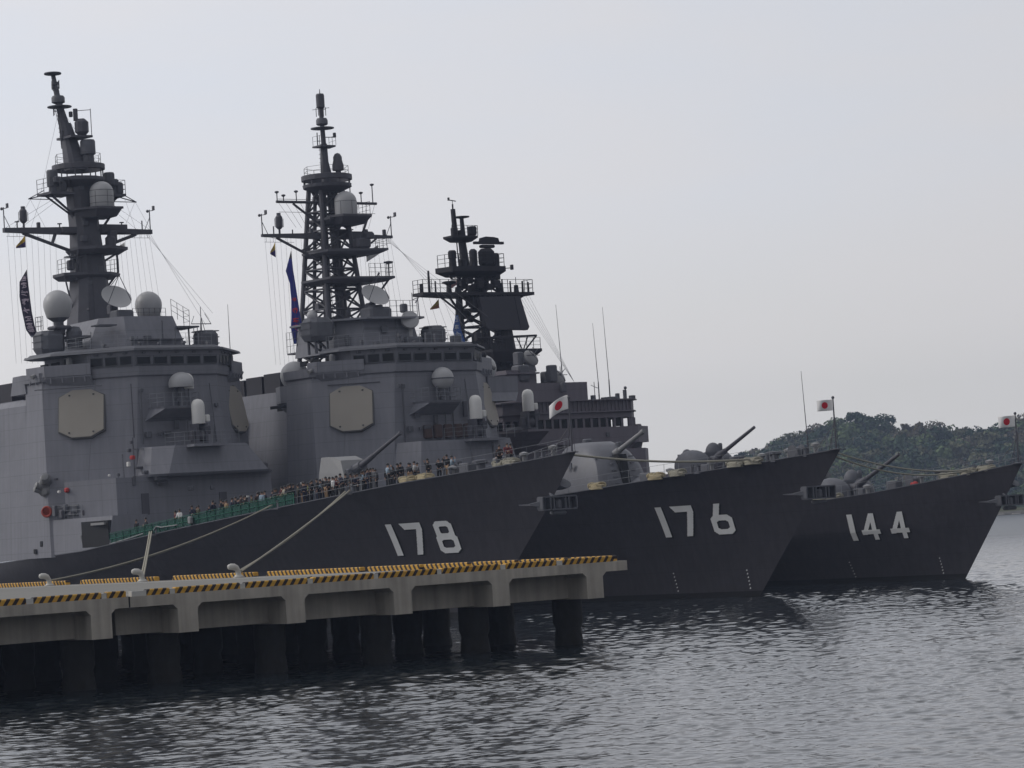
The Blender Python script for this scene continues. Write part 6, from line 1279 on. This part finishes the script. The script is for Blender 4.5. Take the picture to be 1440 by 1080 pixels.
pennant(B176, 67, -5.2, 33.3, 1.2, .9, [(.18, .18, .2), (.75, .75, .75)], 'white flag with dark upper band below the right yard of the open lattice mast', 'sq')
pennant(B144, 69.3, 6.6, 28.6, .9, .9, [(.4, .3, .05), (.3, .12, .05)], 'yellow and orange pennant below the left end of the sooty mast gallery')
pennant(B144, 68.9, 4.6, 30.8, .8, .8, [(.7, .68, .68), (.62, .3, .3)], 'pale pink flag fluttering at the sooty mast gallery', 'sq')
def banner(B, pts, base, ink, tail, lb, seed, ink_from=0.):
    """long hanging streamer: pts = (left offset, right offset, z) rows in metres along the picture-left direction"""
    o = empty('banner', (B.x, B.y, 0)) if 0 else None
    g = random.Random(seed); org = Vector(pts[0][0]); n = len(pts)
    d = Vector((1, 0, 0))
    def f(u, v):
        t = (1-v)*(n-1)-.0; i = min(int(t), n-2); k = t-i
        _, l0, r0, z0 = pts[i]; _, l1, r1, z1 = pts[i+1]
        l = l0+(l1-l0)*k; r = r0+(r1-r0)*k; z = z0+(z1-z0)*k
        return Vector((l+(r-l)*u, .12*math.sin(v*9+u*2), z-org.z))
    def mo(u, v): return 2 if v < .035 else (0 if v < .93 else 1)
    o = cloth('banner', [base, M['dark'], tail], f, 10, 60, mat_of=mo); o.location = org; tag(o, lb, 'banner')
    # brushed characters, too blurred in the wind to read
    rows = int((1-ink_from)*9)
    for r in range(rows):
        b = MB()
        vc = .88-ink_from*.85-r*(.83-ink_from*.85)/max(rows, 1)
        for q in range(6):
            u0, u1 = sorted((g.uniform(.15, .8), g.uniform(.2, .85))); v0, v1 = vc+g.uniform(-.035, .035), vc+g.uniform(-.035, .035)
            if q < 2: v1 = v0+.003; u0, u1 = .18, .8
            p, q_ = f(u0, v0), f(u1, v1); b.path([p+Vector((0, -.03, 0)), (p+q_)/2+Vector((0, -.03, .03)), q_+Vector((0, -.03, 0))], [.03, .055, .03], 5)
        b.build('brushed_character', ink, o)
p0 = tuple(ship_world(B178, 70, 6.0, 32.0))
banner(B178, [(p0, -.05, 0., 31.95), (0, -.75, 0.02, 30.9), (0, -.8, .1, 29.6), (0, -.62, .22, 28.2), (0, -.45, .42, 27.0), (0, -.4, .5, 26.6), (0, .05, .7, 25.9)], mat('banner_black', (.03, .022, .05), .8), mat('banner_white_ink', (.5, .42, .5), .8), mat('banner_pale_tail', (.3, .34, .45), .8), 'dark banner with white brushed characters hanging left of the solid tower mast', 3)
p0 = tuple(ship_world(B176, 67, 4.5, 33.2))
banner(B176, [(p0, -.03, 0., 33.1), (0, -.62, 0.08, 31.3), (0, -.3, .2, 30.1), (0, -.25, .35, 28.6), (0, -.35, .5, 27.0), (0, -.45, .65, 26.0), (0, -.28, .8, 24.5)], mat('banner_blue', (.025, .03, .24), .8), mat('banner_red_ink', (.5, .03, .06), .8), mat('banner_blue_tail', (.04, .08, .4), .8), 'long blue banner with red brushed characters hanging left of the open lattice mast', 6, .45)
p0 = tuple(ship_world(B144, 68.5, 5.1, 27.9))
banner(B144, [(p0, -.02, 0.03, 27.9), (0, -.5, 0.3, 25.9), (0, -.1, .8, 24.2), (0, .5, 1.1, 22.8), (0, .65, 1.4, 21.2)], mat('banner_sky', (.05, .12, .38), .8), mat('banner_pale_ink', (.4, .45, .55), .8), mat('banner_dull_tail', (.12, .13, .2), .8), 'blue and white streamer twisting down left of the sooty black mast', 9)

# ------------------------------------------------------------ people on the foredeck
def skin_mesh(nodes, edges, name, lvl=1):
    """nodes: {key: (x, y, z, r)}; grows one continuous surface"""
    keys = list(nodes); idx = {k: i for i, k in enumerate(keys)}
    me = bpy.data.meshes.new(name); me.from_pydata([nodes[k][:3] for k in keys], [(idx[a], idx[b]) for a, b in edges], [])
    o = bpy.data.objects.new(name, me); C.objects.link(o); md = o.modifiers.new('s', 'SKIN')
    sv_ = me.skin_vertices[0].data
    for i, k in enumerate(keys): r = nodes[k][3]; sv_[i].radius = (r, r) if not isinstance(r, tuple) else r; sv_[i].use_root = (i == 0)
    md.use_smooth_shade = True; s2 = o.modifiers.new('u', 'SUBSURF'); s2.levels = lvl; s2.render_levels = lvl
    bpy.context.view_layer.update(); dg = bpy.context.evaluated_depsgraph_get(); m2 = bpy.data.meshes.new_from_object(o.evaluated_get(dg)); m2.name = name
    bpy.data.objects.remove(o); bpy.data.meshes.remove(me); m2.polygons.foreach_set('use_smooth', [True]*len(m2.polygons)); return m2
def figure(pose):
    """faces +x; returns body, jacket, trousers and hair meshes"""
    A = {'down': ((.03, .25, 1.12), (.10, .25, .86)), 'rail': ((.12, .24, 1.14), (.36, .18, 1.08)), 'up': ((.16, .25, 1.22), (.20, .14, 1.50)), 'fold': ((.10, .27, 1.14), (.24, .06, 1.16))}[pose[0]]
    A2 = {'down': ((.0, .25, 1.12), (.06, .26, .86)), 'rail': ((.12, .24, 1.14), (.36, .2, 1.08)), 'up': ((.16, .24, 1.24), (.22, .10, 1.52)), 'fold': ((.10, .27, 1.12), (.24, .02, 1.10))}[pose[1]]
    lean = pose[2]
    def L_(z): return lean*max(0, z-.95)
    nd = {'pel': (0, 0, .95, (.13, .16)), 'waist': (L_(1.1), 0, 1.1, (.105, .14)), 'chest': (L_(1.3), 0, 1.3, (.115, .165)), 'neckb': (L_(1.44), 0, 1.44, .075), 'neck': (L_(1.52)+.01, 0, 1.52, .055), 'head': (L_(1.6)+.02, 0, 1.615, (.085, .078)), 'crown': (L_(1.7)+.015, 0, 1.70, (.075, .068)), 'nose': (L_(1.6)+.125, 0, 1.605, .014), 'chin': (L_(1.6)+.075, 0, 1.555, .035),
          'earl': (L_(1.6), .088, 1.61, .014), 'earr': (L_(1.6), -.088, 1.61, .014)}
    ed = [('pel', 'waist'), ('waist', 'chest'), ('chest', 'neckb'), ('neckb', 'neck'), ('neck', 'head'), ('head', 'crown'), ('head', 'nose'), ('head', 'chin'), ('head', 'earl'), ('head', 'earr')]
    jk = {'pel': (0, 0, .93, (.15, .18)), 'waist': (L_(1.1), 0, 1.1, (.13, .165)), 'chest': (L_(1.3), 0, 1.3, (.14, .19)), 'neckb': (L_(1.44), 0, 1.45, .085)}; je = [('pel', 'waist'), ('waist', 'chest'), ('chest', 'neckb')]
    tr = {'pel': (0, 0, .96, (.135, .165))}; te = []
    for sg, s_, AA in ((1, 'l', A), (-1, 'r', A2)):
        e, w_ = AA; sh = (L_(1.4), sg*.185, 1.40); el_ = (L_(e[2])+e[0], sg*e[1], e[2]); wr = (L_(w_[2])+w_[0], sg*w_[1], w_[2])
        nd[s_+'sh'] = (*sh, .062); nd[s_+'el'] = (*el_, .043); nd[s_+'wr'] = (*wr, .029)
        d = (Vector(wr)-Vector(el_)).normalized(); pm = Vector(wr)+d*.07; nd[s_+'pm'] = (*pm, .036); ed += [('chest', s_+'sh'), (s_+'sh', s_+'el'), (s_+'el', s_+'wr'), (s_+'wr', s_+'pm')]
        side = d.cross(Vector((0, 0, 1))); side = side.normalized() if side.length > .2 else Vector((1, 0, 0)); curl = d.cross(side).normalized()*(-1 if d.cross(side).z > 0 else 1)
        for f, (o_, ln) in enumerate(((-.03, .07), (-.01, .085), (.01, .08), (.03, .062))):
            b0 = pm+side*o_+d*.035; b1 = b0+d*ln*.5+curl*.008; b2 = b1+d*ln*.35+curl*.03
            nd[f'{s_}f{f}a'] = (*b0, .011); nd[f'{s_}f{f}b'] = (*b1, .010); nd[f'{s_}f{f}c'] = (*b2, .008); ed += [(s_+'pm', f'{s_}f{f}a'), (f'{s_}f{f}a', f'{s_}f{f}b'), (f'{s_}f{f}b', f'{s_}f{f}c')]
        t0 = Vector(wr)+d*.04+side*.04; t1 = t0+d*.03+side*.022+curl*.012; nd[s_+'t0'] = (*t0, .012); nd[s_+'t1'] = (*t1, .01); ed += [(s_+'wr', s_+'t0'), (s_+'t0', s_+'t1')]
        hip = (0, sg*.095, .88); kn = (.02, sg*.11, .50); an = (-.02, sg*.115, .09); toe = (.14, sg*.135, .04)
        nd[s_+'hip'] = (*hip, .09); nd[s_+'kn'] = (*kn, .06); nd[s_+'an'] = (*an, .045); nd[s_+'toe'] = (*toe, .04); ed += [('pel', s_+'hip'), (s_+'hip', s_+'kn'), (s_+'kn', s_+'an'), (s_+'an', s_+'toe')]
        jk[s_+'sh'] = (*sh, .078); jk[s_+'el'] = (*el_, .058); jk[s_+'wr'] = (*Vector(el_).lerp(Vector(wr), .9), .046); je += [('chest', s_+'sh'), (s_+'sh', s_+'el'), (s_+'el', s_+'wr')]
        tr[s_+'hip'] = (*hip, .105); tr[s_+'kn'] = (*kn, .078); tr[s_+'an'] = (an[0], an[1], .1, .07); te += [('pel', s_+'hip'), (s_+'hip', s_+'kn'), (s_+'kn', s_+'an')]
    hx, hz = L_(1.66)-.005, 1.665
    hb2 = MB(); hb2.ball((hx, 0, hz), .112, 14, 8, (1.02, .92, 1.08), z0=-.35)
    hm = hb2.build('hair', M['hair'], smooth=True)
    return skin_mesh(nd, ed, 'body'), skin_mesh(jk, je, 'jacket'), skin_mesh(tr, te, 'trousers'), hm
def cap_mesh():
    b = MB(); b.lathe((0, 0, 1.70), [(.105, 0), (.11, .05), (.15, .08), (.14, .12), (.02, .13)], 16); b.loft([[(.08, -.08, 1.70), (.17, -.05, 1.69), (.17, .05, 1.69), (.08, .08, 1.70)], [(.08, -.08, 1.715), (.17, -.05, 1.705), (.17, .05, 1.705), (.08, .08, 1.715)]]); return b.build('cap', M['white'], smooth=True)
FIG = [figure(p) for p in (('down', 'down', 0.), ('rail', 'rail', .12), ('down', 'up', .02), ('fold', 'fold', .05), ('rail', 'down', .2))]
CAP = cap_mesh(); CAPM = CAP.data; bpy.data.objects.remove(CAP)
FM = [(f[0], f[1], f[2], f[3].data) for f in FIG]
for f in FIG: bpy.data.objects.remove(f[3])
COL = {'black': (.012, .012, .015), 'charcoal': (.03, .03, .034), 'navy': (.014, .018, .04), 'dark brown': (.035, .022, .016), 'white': (.62, .62, .62), 'cream': (.42, .38, .3), 'pale blue': (.26, .34, .42), 'grey': (.16, .16, .17), 'maroon': (.12, .02, .025), 'olive': (.06, .06, .03), 'teal': (.03, .14, .14), 'tan': (.3, .2, .12), 'yellow-green': (.22, .24, .05)}
CM = {k: mat(k.replace(' ', '_').replace('-', '_')+'_cloth', v, .85) for k, v in COL.items()}
ORD = ['first', 'second', 'third', 'fourth', 'fifth', 'sixth', 'seventh', 'eighth', 'ninth', 'tenth', 'eleventh', 'twelfth', 'thirteenth', 'fourteenth', 'fifteenth', 'sixteenth', 'seventeenth', 'eighteenth', 'nineteenth', 'twentieth', 'twenty-first', 'twenty-second', 'twenty-third', 'twenty-fourth', 'twenty-fifth', 'twenty-sixth', 'twenty-seventh', 'twenty-eighth', 'twenty-ninth', 'thirtieth']
def person(a, s, k, face, jk, tr, lb, cap=None, sc=1., hair='hair'):
    z = interp(a, P178['zd'])-.06; bm_, jm, tm, hm = FM[k]
    o = bpy.data.objects.new('person', bm_); C.objects.link(o); o.location = ship_world(B178, a, s, z); o.rotation_euler = (0, 0, face); o.scale = (sc,)*3
    if not bm_.materials: bm_.materials.append(M['skin']); jm.materials.append(CM['black']); tm.materials.append(CM['black'])
    for nm, me, mt in (('jacket', jm, CM[jk]), ('trousers', tm, CM[tr]), ('hair', hm, M[hair])):
        c = bpy.data.objects.new(nm, me); C.objects.link(c); c.parent = o; c.material_slots[0].link = 'OBJECT'; c.material_slots[0].material = mt
    if cap: c = bpy.data.objects.new('cap', CAPM); C.objects.link(c); c.parent = o; c.material_slots[0].link = 'OBJECT'; c.material_slots[0].material = M['white'] if cap == 'white' else CM[cap]; c.scale = (1.05,)*3
    tag(o, lb, 'person', 'visitors on the foredeck of ship 178'); return o
def edge(a): return hs(P178, a, interp(a, P178['zd']))
g = random.Random(21)
OUT = math.pi/2+TH+math.pi/2       # facing starboard (towards the pier)
person(42.1, edge(42.1)-.9, 1, OUT+.5, 'white', 'cream', 'person in white shirt and pale trousers leaning at the green rail beside the open deck')
person(43.3, edge(43.3)-1.3, 0, OUT-.4, 'maroon', 'black', 'person in maroon jacket just left of the white-shirted one, behind the netting')
person(48.3, edge(48.3)-1.0, 0, OUT+.2, 'black', 'black', 'person in black by the dark doorway, left of the pair at the net')
person(47.2, edge(47.2)-1.2, 3, OUT-.2, 'charcoal', 'black', 'person in charcoal by the dark doorway, right of the pair at the net')
names_used = set(); sections = [('net left of the crowd', 30.2, 40.6, 30, .85), ('net at the gun', 24.5, 30.2, 30, 1.), ('gun barrel', 16.8, 24.5, 28, 1.), ('tan rope heap', 13.6, 17.2, 8, 1.)]
allp = []
for sec, lo, hi, n, k_ in sections:
    for i in range(n):
        a = lo+(hi-lo)*(i+.5)/n+g.uniform(-.25, .25); row = g.choice((0, 0, 1, 1, 2)) if sec != 'tan rope heap' else g.choice((1, 2))
        s = edge(a)-.55-row*.75-g.uniform(0, .3)
        if sec == 'tan rope heap': s -= .8
        if s < .3: s = .5
        allp.append([sec, a, s, row])
EX = {42: ('black', 'black', 'white'), 48: ('white', 'pale blue', None), 52: ('pale blue', 'navy', None), 45: ('yellow-green', 'black', None), 14: ('black', 'black', 'white'), 37: ('cream', 'teal', None)}
allp.sort(key=lambda q: -q[1]); cnt = {}
secname = {'net left of the crowd': 'netting left of the gun', 'net at the gun': 'netting below the gun turret', 'gun barrel': 'lifelines under the gun barrel', 'tan rope heap': 'tan rope heap'}
for i, (sec, a, s, row) in enumerate(allp):
    jkc, trc, cp = EX.get(i, (g.choice(['black']*9+['charcoal']*6+['navy']*5+['dark brown']*2+['grey', 'cream', 'maroon', 'white', 'tan', 'olive', 'pale blue']), g.choice(['black']*5+['charcoal', 'navy', 'navy', 'grey', 'tan']), None))
    cnt[sec] = cnt.get(sec, 0)+1; od = ORD[cnt[sec]-1]
    lb = f"{od} person from the left at the {secname[sec]}, in {jkc}" + (', white cap' if cp else '')
    person(a, s, g.choice((0, 0, 1, 2, 3, 4)), OUT+g.choice((0, .4, -.5, 1.6, -1.6, 2.8))+g.uniform(-.4, .4), jkc, trc, lb, cp, g.uniform(.93, 1.04))
person(7.9, .9, 4, OUT+1, 'dark brown', 'black', 'person in dark brown crouched low behind the bow plating near the deck hatch'); person(7.3, .3, 0, OUT-1, 'maroon', 'black', 'person in maroon among the bow fittings of ship 178')
person(6.8, 1.0, 3, OUT+1.2, 'red' if 'red' in CM else 'maroon', 'grey', 'person in maroon and grey nearest the anchor end of the bow of 178')

# ------------------------------------------------------------ sea air
hz = MB(); hz.box(-420, 700, -420, 1420, -7.5, 66); hm = bpy.data.materials.new('haze'); hm.use_nodes = True; t = hm.node_tree; t.nodes.clear()
ho = t.nodes.new('ShaderNodeOutputMaterial'); pv = t.nodes.new('ShaderNodeVolumePrincipled'); t.links.new(pv.outputs[0], ho.inputs['Volume'])
pv.inputs['Color'].default_value = (.58, .7, .96, 1); pv.inputs['Density'].default_value = .00019; pv.inputs['Anisotropy'].default_value = .2
o = hz.build('haze', hm); tag(o, kind='stuff')
